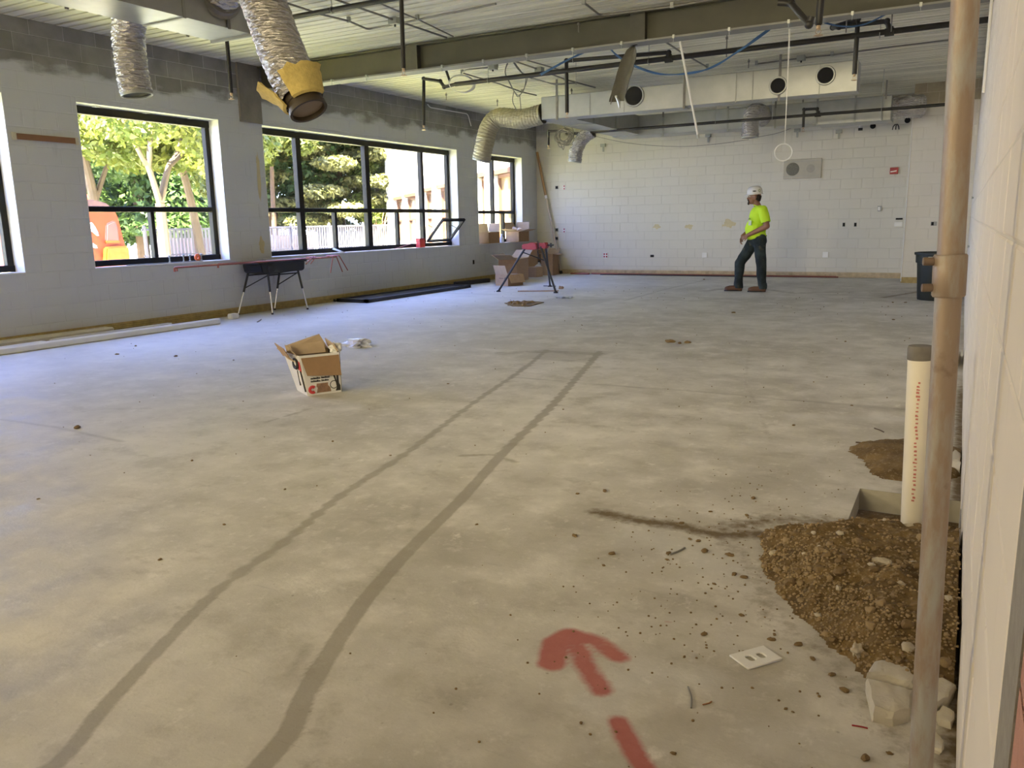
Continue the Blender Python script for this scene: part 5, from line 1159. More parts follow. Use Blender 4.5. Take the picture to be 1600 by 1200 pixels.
q = onZ(833, 431.5, 0); j = thing('jug', 'white jug in the gap behind the small low box', 'jug', q+V3((0, .3, 0))); bm = BM(); add_lathe(bm, q+V3((0, .3, 0)), [(.09, 0), (.10, .02), (.10, .22), (.05, .28), (.03, .32)], 16); obj('body', bm, 'white_plastic', j); bm = BM(); add_lathe(bm, q+V3((0, .3, .32)), [(.035, 0), (.035, .03)], 12); obj('cap', bm, 'black_plastic', j)

# the torn white carton in the middle of the floor
A = onZ(482, 619); B = onZ(533.5, 612.5); C = onZ(472, 609); ex = (B-A).normalized(); ey = V3((-ex.y, ex.x, 0)); w = (B-A).length; d = .27; h = onY(482, 556, A.y).z
wp = mat('white_printed_board', (.66, .64, .62), .7, 0, .08, 6)
t = thing('cardboard_box', 'torn open white printed box alone in the middle of the floor', 'box', A)
def lean(u, v, z, k=.10): return A + ex*(u*w - k*z*.55*(u < .5)) + ey*(v*d) + V3((0, 0, z+.002))
def panel(nm, q, m_, th=.006, par=t):
    q = [V3(v) for v in q]; n = (q[1]-q[0]).cross(q[2]-q[0]).normalized()*th; bm = BM(); add_hexa(bm, [tuple(v) for v in q], [tuple(v+n) for v in q]); return obj(nm, bm, m_, par, sharp=None)
kk = .28
front = panel('front_panel', [lean(0, 0, 0), lean(1, 0, 0), lean(1, 0, h), lean(0, 0, h, kk)], wp)
lside = panel('left_panel', [lean(0, 1, 0), lean(0, 0, 0), lean(0, 0, h, kk), lean(-.04, 1, h, .45)], wp)
rside = panel('right_panel', [lean(1, 0, 0), lean(1, 1, 0), lean(1, 1, h), lean(1, 0, h)], mat('black_printed_board', (.03, .03, .032), .6))
panel('back_panel', [lean(1, 1, 0), lean(0, 1, 0), lean(-.04, 1, h, .45), lean(1, 1, h)], 'kraft_in'); panel('bottom', [lean(0, 0, .004), lean(0, 1, .004), lean(1, 1, .004), lean(1, 0, .004)], 'kraft_in')
ft = h*.98
panel('flap', [lean(.02, -.01, ft, kk), lean(.98, -.01, ft), lean(.97, -.20, ft*.46), lean(.06, -.16, ft*.53, kk)], 'kraft_dark')                # front flap folded down over the face, its shade in the darker brown
panel('flap', [lean(.0, .5, h*.96, kk), lean(.76, .5, h*.96), lean(.76, .68, h+.07), lean(-.02, .68, h+.06, kk)], 'kraft_in')                  # inner flaps standing
panel('flap', [lean(0.0, 1, h, .4), lean(1, 1, h), lean(.82, 1.2, h+.11), lean(.05, 1.2, h+.04, .4)], 'kraft_in')
panel('flap', [lean(1, .1, h), lean(1, .95, h), lean(.84, .75, h+.09), lean(.9, .15, h+.06)], 'kraft_in')
panel('flap', [lean(-.04, .95, h*.98, .5), lean(-.01, .05, h*.86, .5), lean(-.14, .2, h*.94, .5), lean(-.22, .75, h+.05, .5)], 'kraft_in')
panel('torn_corner', [lean(-.16, .55, h*.98, .5), lean(-.10, .2, h*.98, .5), lean(-.18, .15, h+.06, .5), lean(-.30, .45, h+.10, .5)], 'kraft')
panel('torn_corner', [lean(.02, .1, h*.98, .4), lean(.10, .55, h*.98, .4), lean(-.02, .6, h+.07, .5), lean(-.10, .2, h+.08, .5)], 'kraft_in')
bm = BM(); add_ico(bm, lean(1.0, .35, h+.02), .045, 3, (1, .8, 1.0), 1.0, 6); obj('torn_paper', bm, 'white_board', t)
def onF(u, z, e=.009): return A+ex*(u*w)+V3((0, 0, z*h))-ey*e
def dec(nm, poly, m_, par=front): bm = BM(); add_prism(bm, [onF(*q) for q in poly], ey*.002); return obj(nm, bm, m_, par, sharp=None)
inkm = mat('black_ink', (.025, .022, .022), .7); redm = mat('red_ink', (.50, .045, .05), .7)
x = .10
for row, z0_ in ((0, .405), (1, .335)):
    x = .09
    for i in range(15 if row == 0 else 14):
        ww = (.028, .034, .022, .03)[i % 4]
        if i in (8,) : x += .025
        dec('print_line', [(x, z0_), (x+ww, z0_), (x+ww, z0_+(.036, .030, .044)[i % 3]), (x, z0_+(.036, .030, .044)[i % 3])], inkm); x += ww+.008
dec('picture', [(.25, .06), (.68, .06), (.66, .16), (.60, .22), (.60, .29), (.26, .29), (.25, .22), (.28, .18)], mat('brown_picture', (.24, .14, .09), .7, 0, .5, 40))
bm = BM(); c0 = onF(.13, .15, .005)
add_tube(bm, [c0+ex*(.085*w*cos(a))+V3((0, 0, .07*h*sin(a))) for a in np.linspace(.9, 2*pi-.9, 14)], .014, 5); obj('red_letter', bm, redm, front)
bm = BM(); add_torus(bm, onF(.78, .22, .004), .03, .004, ey, 18, 5); obj('ring_picture', bm, inkm, front)
dec('leg_picture', [(.74, .52), (.80, .52), (.86, .30), (.88, .54), (.92, .54), (.93, .25), (.97, .18), (.97, .06), (.82, .06), (.86, .14), (.84, .26)], inkm)
bm = BM(); a0 = lean(0, .35, 0); add_hexa(bm, [tuple(q-ex*.009) for q in (lean(0, .9, h*.86, kk), lean(0, .02, h*.84, kk), lean(0, .02, h*.60, kk), lean(0, .9, h*.70, kk))], [tuple(q-ex*.011) for q in (lean(0, .9, h*.86, kk), lean(0, .02, h*.84, kk), lean(0, .02, h*.60, kk), lean(0, .9, h*.70, kk))]); obj('red_band', bm, redm, lside, sharp=None)
bm = BM(); add_torus(bm, lean(0, .35, h*.78, kk)-ex*.016, .045, .014, ex, 18, 5, (1, .8)); obj('ring_picture', bm, inkm, lside)
bm = BM(); add_tube(bm, [lean(0, .35, h*.6, kk)-ex*.012, lean(0, .4, h*.22, kk)-ex*.012], .007, 6); add_tube(bm, [lean(0, .1, h*.62, kk)-ex*.012, lean(0, .03, h*.1, kk)-ex*.012], .006, 6); obj('tool_picture', bm, inkm, lside)
# clear plastic bag scrap behind it
q = onZ(555, 541); bm = BM(); add_ico(bm, q+V3((0, 0, .02)), .11, 3, (1.3, .9, .35), 1.4, 9); tag(obj('plastic_bag', bm, mat('clear_film', (.62, .63, .70), .25, 0, .1), at=q), 'crumpled clear plastic scrap on the floor behind the torn white box', 'plastic')
# ------------------------------------------------------------------ tripod pipe vise
foot = [onZ(779, 456), onZ(868.5, 458), onZ(859.5, 448)]; hd = onY(838, 386, (foot[0].y+foot[1].y)/2)
t = thing('pipe_vise', 'red tripod pipe vise on three black legs by the boxes', 'vise', (hd.x, hd.y, 0))
ta, tb = onY(821, 387, hd.y-.05), onY(845, 385, hd.y-.05)
for f_, tp_, nm in zip(foot, (ta, tb, tb+V3((.02, .16, 0))), range(3)):
    bm = BM(); add_cyl(bm, f_+V3((0, 0, .015)), tp_, .019, 12); lg = obj('leg', bm, 'black_plastic', t); bm = BM(); dv = (tp_-f_).normalized(); add_lathe(bm, f_+V3((0, 0, .002)), [(.045, 0), (.045, .012), (.022, .03)], 14); obj('foot', bm, 'black', lg)
bm = BM(); q = foot[2]; add_box(bm, q+V3((-.14, -.02, .008)), q+V3((.12, .02, .02))); obj('tray_bar', bm, 'black_plastic', t, sharp=None)
bm = BM(); add_cyl(bm, ta.lerp(foot[0], .10), tb.lerp(foot[2], .32), .010, 8); obj('brace', bm, 'black', t); bm = BM(); add_cyl(bm, tb.lerp(foot[1], .25), tb.lerp(foot[2], .25), .010, 8); add_cyl(bm, tb.lerp(foot[2], .25), tb.lerp(foot[2], .25)+V3((-.02, 0, .16)), .008, 8); obj('brace', bm, 'black', t)
zt_ = ta.z
bm = BM(); pr = [(ta.x-.06, zt_-.02), (ta.x-.04, zt_+.07), (ta.x+.06, zt_+.06), (ta.x+.12, zt_+.10), (tb.x-.08, zt_+.08), (tb.x-.05, zt_-.02), (tb.x-.12, zt_-.04), (ta.x+.08, zt_-.035)]
add_prism(bm, [(x, hd.y-.10, z) for x, z in pr], (0, .22, 0)); bmesh.ops.bevel(bm, geom=bm.edges[:], offset=.012, segments=2, affect='EDGES'); obj('base_casting', bm, 'redpaint', t)
bm = BM(); pr = [(tb.x-.05, zt_+.0), (tb.x-.03, zt_+.09), (tb.x+.05, zt_+.07), (tb.x+.08, zt_+.10), (tb.x+.12, zt_+.03), (tb.x+.09, zt_-.02), (tb.x+.0, zt_-.01)]
add_prism(bm, [(x, hd.y-.06, z) for x, z in pr], (0, .12, 0)); bmesh.ops.bevel(bm, geom=bm.edges[:], offset=.010, segments=2, affect='EDGES'); obj('jaw', bm, 'redpaint', t)
bm = BM(); add_cyl(bm, (tb.x+.10, hd.y, zt_+.04), (tb.x+.24, hd.y-.02, zt_+.045), .014, 10); add_box(bm, (tb.x+.17, hd.y-.02, zt_+.0), (tb.x+.20, hd.y+.0, zt_+.08)); obj('screw_handle', bm, 'black', t)
bm = BM()
for i in range(9): q = V3((tb.x-.02+.01*math.sin(i), hd.y-.12, zt_+.10-.035*i)); add_torus(bm, q, .016, .005, (1, 0, 0) if i % 2 else (0, 1, 0), 10, 5)
obj('chain', bm, 'black', t)
rod('thin wooden stick on the floor under the red vise', (809, 455), (873, 454.4), .010, 'wood', 'stick', 'stick')
lump('debris', 'brown lump at the end of the stick under the vise', 'debris', (877, 451.5), .05, (1, .6, .6), 'kraft_dark', .8, 3)
# shallow broken pit with rubble, and a scrap of paper
t = thing('rubble_pile', 'low heap of rubble in a broken patch of the floor in front of the vise', 'rubble', onZ(815, 475)); bm = BM()
for i in range(26): q = onZ(random.uniform(796, 834), random.uniform(472, 478)); add_ico(bm, (q.x, q.y, .012), random.uniform(.02, .055), 1, (1, 1, .6), .8, i)
o = obj('rubble', bm, stone_m[1], t); o['kind'] = 'stuff'
bm = BM(); q = [onZ(*p_, .004) for p_ in ((788, 474), (826, 470.5), (850, 472.5), (826, 479), (800, 478.5))]; add_prism(bm, q, (0, 0, .008)); obj('broken_patch', bm, soil, t, sharp=None)
q = onZ(882, 466); bm = BM()
V_ = [[bm.verts.new(q+V3((.30*(i/7-.5), .16*(j/4-.5), .02+.035*noise.noise(Vector((i*.9, j*.9, 2)))))) for j in range(5)] for i in range(8)]
for i in range(7):
    for j in range(4): bm.faces.new((V_[i][j], V_[i+1][j], V_[i+1][j+1], V_[i][j+1]))
bmesh.ops.solidify(bm, geom=bm.faces[:], thickness=.004); tag(obj('paper_scrap', bm, 'white_board', at=q), 'pale crumpled paper scrap on the floor right of the vise', 'paper')

# ------------------------------------------------------------------ small black desk under the window pier, copper tube on it
t = thing('school_desk', 'small black school desk with half chrome legs by the window pier', 'desk', (-9.15, 9.15, 0))
dx0, dx1, dy0, dy1, dz = -9.36, -8.98, 8.72, 9.62, .755
bm = BM(); add_box(bm, (dx0-.02, dy0-.03, dz-.012), (dx1+.02, dy1+.08, dz+.010)); bmesh.ops.bevel(bm, geom=bm.edges[:], offset=.008, segments=2, affect='EDGES'); obj('top', bm, 'black_plastic', t)
bm = BM(); add_prism(bm, [(dx1, dy0+.02, dz-.012), (dx1, dy0+.05, dz-.13), (dx1, dy0+.12, dz-.16), (dx1, dy0+.38, dz-.16), (dx1, dy0+.42, dz-.15), (dx1, dy1-.02, dz-.15), (dx1, dy1+.03, dz-.13), (dx1, dy1+.05, dz-.012)], (dx0-dx1, 0, 0)); bmesh.ops.bevel(bm, geom=bm.edges[:], offset=.01, segments=2, affect='EDGES'); obj('book_box', bm, 'black_plastic', t)
bm = BM(); add_lathe(bm, (dx1+.01, dy0+.22, dz-.085), [(.07, -.004), (.075, .0), (.06, .008), (.0, .01)], 20, (1, 0, 0)); obj('side_tray', bm, 'black', t)
for (fx, fy), (tx_, ty_) in (((-8.93, 8.85), (dx1-.02, dy0+.17)), ((-8.93, 9.60), (dx1-.02, dy1-.10)), ((-9.39, 8.62), (dx0+.03, dy0+.1)), ((-9.39, 9.36), (dx0+.03, dy1-.15))):
    tp_ = V3((tx_, ty_, dz-.14)); f_ = V3((fx, fy, 0)); md = tp_.lerp(f_, .46)
    bm = BM(); add_cyl(bm, tp_, md, .017, 12); lg = obj('leg', bm, 'black_plastic', t); bm = BM(); add_cyl(bm, md, f_+V3((0, 0, .02)), .012, 12); obj('chrome_tube', bm, 'chrome', lg)['label'] = 'chrome lower tube'
    bm = BM(); add_lathe(bm, f_, [(.017, 0), (.017, .02), (.013, .025)], 10); obj('foot', bm, 'black', lg)
bm = BM(); add_box(bm, (dx1-.03, dy0+.16, dz-.19), (dx1-.01, dy1-.1, dz-.17)); add_box(bm, (dx0+.01, dy0+.1, dz-.19), (dx0+.03, dy1-.1, dz-.17)); add_cyl(bm, (dx1-.02, dy1-.12, dz-.18), (dx0+.03, dy1-.2, dz-.36), .008, 8); add_cyl(bm, (dx1-.02, dy0+.17, dz-.18), (dx0+.03, dy0+.02, dz-.36), .008, 8); obj('under_frame', bm, 'black', t)
zc2 = dz+.010
for i, (x, ya, yb_, lab) in enumerate(((-9.02, 7.32, 10.4, 'nearest long copper tube lying across the black desk'), (-9.10, 7.42, 10.3, 'middle long copper tube lying across the black desk'), (-9.20, 8.2, 10.45, 'rear copper tube lying across the black desk'))):
    t = thing('copper_tube', lab, 'tube', (x, ya, zc2+.011), 'copper tubes on the desk'); bm = BM(); add_tube(bm, [(x, ya, zc2+.011), (x+.03, yb_, zc2+.011)], .011, 10); obj('tube', bm, 'copper', t)
    bm = BM(); add_tube(bm, fillet([(x, ya-.002, zc2+.012), (x, ya-.05, zc2+.012), (x, ya-.05, zc2-.04)], .02), .013, 8); obj('elbow', bm, 'copper', t)
for i, (y, dy_, L, lab) in enumerate(((10.36, -.12, .27, 'copper offcut slanting left at the far tube ends'), (10.40, .10, .27, 'copper offcut slanting right at the far tube ends'), (10.44, .16, .25, 'outermost copper offcut hanging at the far tube ends'), (9.95, -.16, .10, 'right one of two short copper offcuts just beyond the desk'), (9.85, -.2, .10, 'left one of two short copper offcuts just beyond the desk'))):
    x = -9.03+.03*(i % 3); z = zc2+.034; bm = BM(); add_tube(bm, fillet([(x-.12, y, z+.0), (x+.02, y, z), (x+.05, y+dy_, z-L)], .02), .009, 8)
    tag(obj('copper_offcut', bm, 'copper', at=(x, y, z)), lab, 'tube', 'copper offcuts on the tubes')
t = thing('white_strip', 'thin white strip lying on the copper tubes over the desk', 'strip', (-9.15, 8.9, zc2+.022)); bm = BM(); add_box(bm, (-9.17, 9.0, zc2+.022), (-9.13, 9.75, zc2+.028)); obj('strip', bm, 'white_board', t, sharp=None)

# ------------------------------------------------------------------ things on the sills
zs_ = WZ0+.009
for i, (px_, lab) in enumerate(((265, 'leftmost'), (287, 'second from left'), (297, 'third from left'), (315, 'rightmost'))):
    q = onZ(px_, 407.5-i*.3, zs_); q.x = XL-.05; q.y = onX(px_, 405, XL-.05).y; bm = BM(); add_lathe(bm, (q.x, q.y, zs_), [(.018, 0), (.018, .012), (.009, .018), (.009, .075), (.02, .08), (.02, .10), (.008, .105)], 12)
    tag(obj('small_valve', bm, 'galv_dull', at=(q.x, q.y, zs_)), '%s of the small grey fittings standing on the left sill' % lab, 'fitting', 'fittings on the left sill')
y_ = onX(309, 400, XL-.05).y; bm = BM(); add_torus(bm, (XL-.06, y_, zs_+.055), .035, .019, (1, .15, 0), 22, 8); tag(obj('tape_roll', bm, 'orange', at=(XL-.06, y_, zs_)), 'orange roll of tape standing on the left sill', 'tape')
bm = BM(); add_box(bm, (XL-.05, 6.9, zs_), (XL-.02, 8.1, zs_+.010)); tag(obj('flat_bar', bm, 'conduit', at=(XL-.03, 7.4, zs_)), 'thin dark flat bar lying along the left sill edge', 'bar')
c0 = onX(530, 394, XL-.08); bm = BM()
for k in range(4): add_torus(bm, (XL-.09, c0.y+.03*k-.05, zs_+.03), .06+.01*k, .004, (.3, .3, 1), 22, 5, (1, 1.5))
tag(obj('wire_coil', bm, 'cable_white', at=(XL-.09, c0.y, zs_)), 'small pale coil of wire on the middle window sill', 'wire')
c0 = onX(657, 379, XL-.08); t = thing('red_box', 'small red box standing on the sill under the open sash', 'box', (XL-.08, c0.y, zs_)); bm = BM(); add_box(bm, (XL-.13, c0.y-.09, zs_), (XL-.03, c0.y+.09, zs_+.165)); bmesh.ops.bevel(bm, geom=bm.edges[:], offset=.006, segments=1, affect='EDGES'); obj('case', bm, mat('signal_red', (.62, .05, .045), .5, 0, .08), t, sharp=None)
bm = BM(); add_box(bm, (XL-.135, c0.y-.093, zs_+.165), (XL-.025, c0.y+.093, zs_+.18)); obj('lid', bm, 'redpaint', t, sharp=None)
bm = BM(); add_tube(bm, [(XL-.03, c0.y-.1, zs_+.13), (XL-.03, onX(617, 392, XL-.03).y, zs_+.006)], .005, 6); tag(obj('pink_string', bm, mat('pink_string', (.66, .30, .30), .8), at=(XL-.03, c0.y-.1, zs_)), 'pink string slanting from the red box down to the sill', 'string')

# ------------------------------------------------------------------ lengths of trim, black grilles, corner pole, copper by the back wall
def plank(label, a, b, w_, h_, m_, name='trim_length', group='trim lengths along the window wall', z0=0.0, cat='board'):
    a, b = V3(a), V3(b); u = (b-a).normalized(); n = V3((-u.y, u.x, 0))*(w_/2); bm = BM(); q = [a-n, b-n, b+n, a+n]; add_hexa(bm, [(v.x, v.y, z0+.001) for v in q], [(v.x, v.y, z0+h_) for v in q]); bmesh.ops.bevel(bm, geom=bm.edges[:], offset=min(w_, h_)*.18, segments=1, affect='EDGES'); return tag(obj(name, bm, m_, at=a, sharp=None), label, cat, group)
plank('long white plastic trim length nearest on the floor', (-8.88, 3.2, 0), (-8.79, 7.72, 0), .085, .075, 'white_plastic')
plank('beige trim length behind the white one, its end exposed', (-9.02, 5.5, 0), (-9.05, 7.15, 0), .09, .07, 'beige_board')
plank('pale trim length between the white and the beige ones', (-9.00, 3.4, 0), (-9.06, 5.45, 0), .10, .06, 'white_board')
plank('wide beige board lying against the window wall at far left', (-9.30, 3.4, 0), (-9.30, 6.45, 0), .18, .09, 'beige_board')
q = onZ(365, 498); bm = BM(); add_box(bm, q+V3((-.05, -.07, 0)), q+V3((.05, .07, .075))); bmesh.ops.bevel(bm, geom=bm.edges[:], offset=.012, segments=2, affect='EDGES'); tag(obj('white_block', bm, 'white_board', at=q), 'small white block on the floor beyond the trim lengths', 'block')
rod('short dark splinter on the floor right of the white block', (402, 503), (408, 499), .008, 'conduit', 'splinter', 'splinter')
gm = mat('charcoal_panel', (.045, .045, .05), .6, 0, .25, 20, .3, 60)
t = thing('floor_grille', 'long flat black grille panel lying by the window wall', 'panel', (-9.0, 12.3, 0)); bm = BM()
for lo, hi in (((-9.30, 10.72, .002), (-9.24, 14.05, .06)), ((-8.72, 10.72, .002), (-8.66, 14.05, .06)), ((-9.30, 10.72, .002), (-8.66, 10.78, .06)), ((-9.30, 13.99, .002), (-8.66, 14.05, .06))): add_box(bm, lo, hi)
obj('frame', bm, 'black_plastic', t, sharp=None)
for x in np.arange(-9.22, -8.73, .055): bm = BM(); add_box(bm, (x, 10.78, .012), (x+.038, 13.99, .045)); obj('slat', bm, gm, t, sharp=None)
plank('second thin black panel edge under the near end of the grille', (-9.36, 10.72, 0), (-9.36, 12.4, 0), .05, .05, 'black_plastic', 'panel_strip', None, cat='panel')
plank('short black bar lying on the floor beyond the black grille', (-9.22, 14.35, 0), (-9.10, 15.5, 0), .13, .085, 'black', 'black_bar', None, cat='bar')
a, b = onZ(877, 428), V3((XL+.04, YB-.04, onY(840, 238, YB).z)); a = V3((a.x, min(a.y, YB-.12), .02)); dv = b-a
t = thing('wooden_pole', 'long wooden pole leaning in the back corner', 'pole', a); bm = BM(); add_tube(bm, [a, a.lerp(b, .64)], .026, 12); obj('lower_shaft', bm, mat('pale_shaft', (.52, .44, .34), .5, 0, .15), t); bm = BM(); add_tube(bm, [a.lerp(b, .63), b], .032, 12); obj('upper_shaft', bm, 'wood', t)
bm = BM(); add_tube(bm, [a.lerp(b, .62), a.lerp(b, .645)], .036, 12); obj('ferrule', bm, 'white_plastic', t); bm = BM(); add_tube(bm, [a-dv.normalized()*.015, a.lerp(b, .02)], .034, 10); obj('tip', bm, 'black', t)
for i, (x0, x1, y, z, r, m_, lab) in enumerate(((-8.4, -7.9, YB-.22, .022, .022, 'copper', 'short fat copper pipe at the left end of the back wall pipes'), (-7.9, -2.3, YB-.10, .02, .018, 'copper', 'long copper pipe against the foot of the back wall'), (-7.2, -2.25, YB-.145, .018, .016, mat('dull_red_pipe', (.20, .07, .05), .6, .2, .2), 'dull red pipe lying in front of the back wall copper'), (-7.6, -3.9, YB-.26, .012, .012, 'black', 'thin black bar in front of the back wall pipes'))):
    bm = BM(); add_tube(bm, [(x0, y, z), (x1, y-.02, z)], r, 10); tag(obj('floor_pipe', bm, m_, at=(x0, y, z)), lab, 'pipe', 'pipes along the back wall')

# ------------------------------------------------------------------ fittings on the walls
FIT = 'wall fittings'
def plate(label, px, w_, h_, plane='back', m_='white_plastic', dep=.02, cat='wall fitting', holes=None, name='wall_plate', hm='dark_hole'):
    q = onY(*px, YB) if plane == 'back' else (onY(*px, CY) if plane == 'col' else onX(*px, XL))
    if plane == 'left': lo, hi = (q.x+.001, q.y-w_/2, q.z-h_/2), (q.x+dep, q.y+w_/2, q.z+h_/2)
    else: lo, hi = (q.x-w_/2, q.y-dep, q.z-h_/2), (q.x+w_/2, q.y-.001, q.z+h_/2)
    t = thing(name, label, cat, q, FIT); bm = BM(); add_box(bm, lo, hi); bmesh.ops.bevel(bm, geom=bm.edges[:], offset=min(.006, dep*.3), segments=1, affect='EDGES'); obj('plate', bm, m_, t, sharp=None)
    for (u0, z0_, du, dz_) in holes or ():
        bm = BM()
        if plane == 'left': add_box(bm, (q.x+dep-.002, q.y+u0-du/2, q.z+z0_-dz_/2), (q.x+dep+.004, q.y+u0+du/2, q.z+z0_+dz_/2))
        else: add_box(bm, (q.x+u0-du/2, q.y-dep-.004, q.z+z0_-dz_/2), (q.x+u0+du/2, q.y-dep+.002, q.z+z0_+dz_/2))
        obj('insert', bm, hm, t, sharp=None)
    return t, q
def dup2(w_): return [(0, .03, .03, .035), (0, -.03, .03, .035)]
for px, lab in (((870, 293), 'topmost open grey junction box in the back left corner'), ((870, 359), 'middle open grey junction box in the back left corner'), ((870, 372.5), 'lowest open grey junction box in the back left corner')): plate(lab, px, .085, .085, m_='grey_plastic', dep=.012, holes=[(.005, 0, .06, .06)], name='junction_box', cat='junction box')
plate('upper red-slotted outlet beside the topmost junction box', (882, 293), .07, .11, holes=dup2(0), hm='redpaint', name='outlet', cat='outlet'); plate('lower outlet beside the middle junction box', (882, 360), .07, .11, holes=dup2(0), hm='redpaint', name='outlet', cat='outlet')
plate('low double outlet with red sockets left on the back wall', (946.5, 399), .12, .14, holes=[(-.03, .03, .035, .04), (.03, .03, .035, .04), (-.03, -.03, .035, .04), (.03, -.03, .035, .04)], hm='redpaint', name='outlet', cat='outlet')
plate('black low outlet near the middle of the back wall', (1019, 400), .09, .055, m_='black', dep=.008, name='outlet', cat='outlet', holes=[(0, 0, .06, .03)])
plate('white blank outlet plate low on the wall left of the worker', (1101, 398.5), .12, .12, name='outlet', cat='outlet', holes=[(-.03, 0, .03, .06), (.03, 0, .03, .06)], hm='white_plastic'); plate('white blank outlet plate low on the wall right of the worker', (1290, 398), .12, .12, name='outlet', cat='outlet', holes=[(-.03, 0, .03, .06), (.03, 0, .03, .06)], hm='white_plastic')
plate('left one of two small dark switch holes on the back wall', (1318.5, 351), .055, .085, m_='galv_dull', dep=.006, holes=[(0, 0, .042, .07)], name='switch_box', cat='switch box'); plate('right one of two small dark switch holes on the back wall', (1336.5, 351), .055, .085, m_='galv_dull', dep=.006, holes=[(0, 0, .042, .07)], name='switch_box', cat='switch box')
plate('small grey thermostat above the switch holes on the back wall', (1374.5, 326), .075, .11, m_='grey_plastic', dep=.03, holes=[(-.01, .0, .04, .07)], hm='white_plastic', name='thermostat', cat='thermostat')
plate('dark slot plate beside the block corner on the back wall', (1405, 342), .13, .035, m_='black', dep=.008, holes=[(0, 0, .1, .02)], name='slot_plate'); plate('white plate under the dark slot beside the block corner', (1404, 350.5), .15, .09, holes=[(0, 0, .12, .06)], hm='white_plastic', name='cover_plate')
plate('grey open box on the block corner left of the pole', (1459, 349.5), .10, .075, 'col', 'grey_plastic', .012, holes=[(-.02, 0, .04, .06)], name='junction_box', cat='junction box')
plate('small dark outlet low on the window wall near the boxes', (739.5, 409.5), .08, .10, 'left', 'galv_dull', .008, holes=[(0, 0, .055, .085)], name='outlet', cat='outlet')
t, q = plate('red fire alarm on the back wall near the block corner', (1397, 267), .15, .13, m_='redpaint', dep=.05, name='fire_alarm', cat='alarm')
bm = BM(); add_prism(bm, [(q.x-.06, q.y-.056, q.z-.03), (q.x+.05, q.y-.056, q.z-.015), (q.x+.05, q.y-.056, q.z+.01), (q.x+.0, q.y-.056, q.z+.0), (q.x-.06, q.y-.056, q.z-.005)], (0, .01, 0)); obj('white_mark', bm, 'white_plastic', t, sharp=None)
# long metal wall panel with a round speaker
p0, p1 = onY(1225.5, 250, YB), onY(1283, 278, YB); t = thing('wall_speaker', 'long grey wall panel with a round speaker above the worker', 'speaker', (p0.x, YB, p1.z), FIT); pm = mat('grey_beige_panel', (.40, .38, .33), .5, .2, .08)
bm = BM(); add_box(bm, (p0.x, YB-.035, p1.z), (p1.x, YB-.001, p0.z)); bmesh.ops.bevel(bm, geom=bm.edges[:], offset=.006, segments=1, affect='EDGES'); obj('panel', bm, pm, t, sharp=None)
for zz in (p0.z-.055, p1.z+.045): bm = BM(); add_box(bm, (p0.x, YB-.041, zz), (p1.x, YB-.034, zz+.012)); obj('edge_trim', bm, 'grey_plastic', t, sharp=None)
cx = onY(1239, 265, YB).x; cz = (p0.z+p1.z)/2; bm = BM(); add_lathe(bm, (cx, YB-.034, cz), [(.13, 0), (.135, .006), (.118, .010), (.05, .004), (.0, .002)], 28, (0, -1, 0)); obj('speaker_grille', bm, mat('dark_grille', (.14, .14, .12), .6, .2, .4, 60), t)
cx = onY(1267, 263, YB).x; bm = BM(); add_lathe(bm, (cx, YB-.034, cz), [(.085, 0), (.085, .004), (.0, .005)], 24, (0, -1, 0)); obj('round_plate', bm, mat('round_plate', (.32, .31, .27), .5), t)
# brackets and brush-like anchors left along the top of the back wall
for x, y, lab in ((943, 231, 'leftmost'), (1107, 216, 'second'), (1246, 208, 'third'), (1311, 210, 'rightmost')):
    q = onY(x, y, YB); bm = BM(); add_box(bm, (q.x-.06, YB-.06, q.z+.02), (q.x+.06, YB-.001, q.z+.09)); add_box(bm, (q.x-.018, YB-.03, q.z-.09), (q.x+.018, YB-.001, q.z+.03)); tag(obj('wall_bracket', bm, 'galv_dull', at=q, sharp=None), '%s of the grey brackets left at the top of the back wall' % lab, 'bracket', 'brackets on the back wall')
for x, y, lab in ((1364, 197, 'left one of the dark round holes high on the back wall'), (1418, 188, 'right one of the dark round holes high on the back wall')): q = onY(x, y, YB); bm = BM(); add_lathe(bm, (q.x, YB-.001, q.z), [(.055, 0), (.055, .006), (.045, .008)], 16, (0, -1, 0)); tag(obj('pipe_sleeve', bm, 'dark_hole', at=q), lab, 'hole')
q = onY(1345, 196, YB-.1); bm = BM(); add_tube(bm, fillet([(q.x-.06, YB-.01, q.z+.05), (q.x, YB-.10, q.z+.05), (q.x, YB-.12, q.z-.05)], .05), .035, 12); t = thing('pipe_elbow', 'white pipe elbow with a black tip high on the back wall', 'pipe', q); obj('elbow', bm, 'white_plastic', t); bm = BM(); add_box(bm, (q.x-.04, YB-.14, q.z-.10), (q.x+.04, YB-.10, q.z-.05)); obj('tip', bm, 'black', t, sharp=None)
q = onY(1400, 198, YB-.05); t = thing('wire_ends', 'black wire ends sticking out high on the back wall', 'wire', q)
for k in (-1, 0, 1): bm = BM(); add_tube(bm, [(q.x+.02*k, YB-.01, q.z+.05), (q.x+.05*k, YB-.08, q.z), (q.x+.06*k, YB-.08, q.z-.06)], .010, 6); obj('wire', bm, 'black', t)
for x, y, r, lab in ((1026.5, 354, .055, 'left one of the yellowish glue dabs on the back wall'), (1076, 354, .06, 'middle one of the yellowish glue dabs on the back wall'), (1140, 350, .10, 'largest yellowish glue dab on the wall left of the worker')):
    q = onY(x, y, YB); bm = BM(); add_ico(bm, (q.x, YB, q.z), r, 3, (1.2, .06, .7), 1.2, int(x)); tag(obj('glue_dab', bm, mat('old_glue_dab', (.58, .50, .30), .8), at=q), lab, 'glue', FIT)
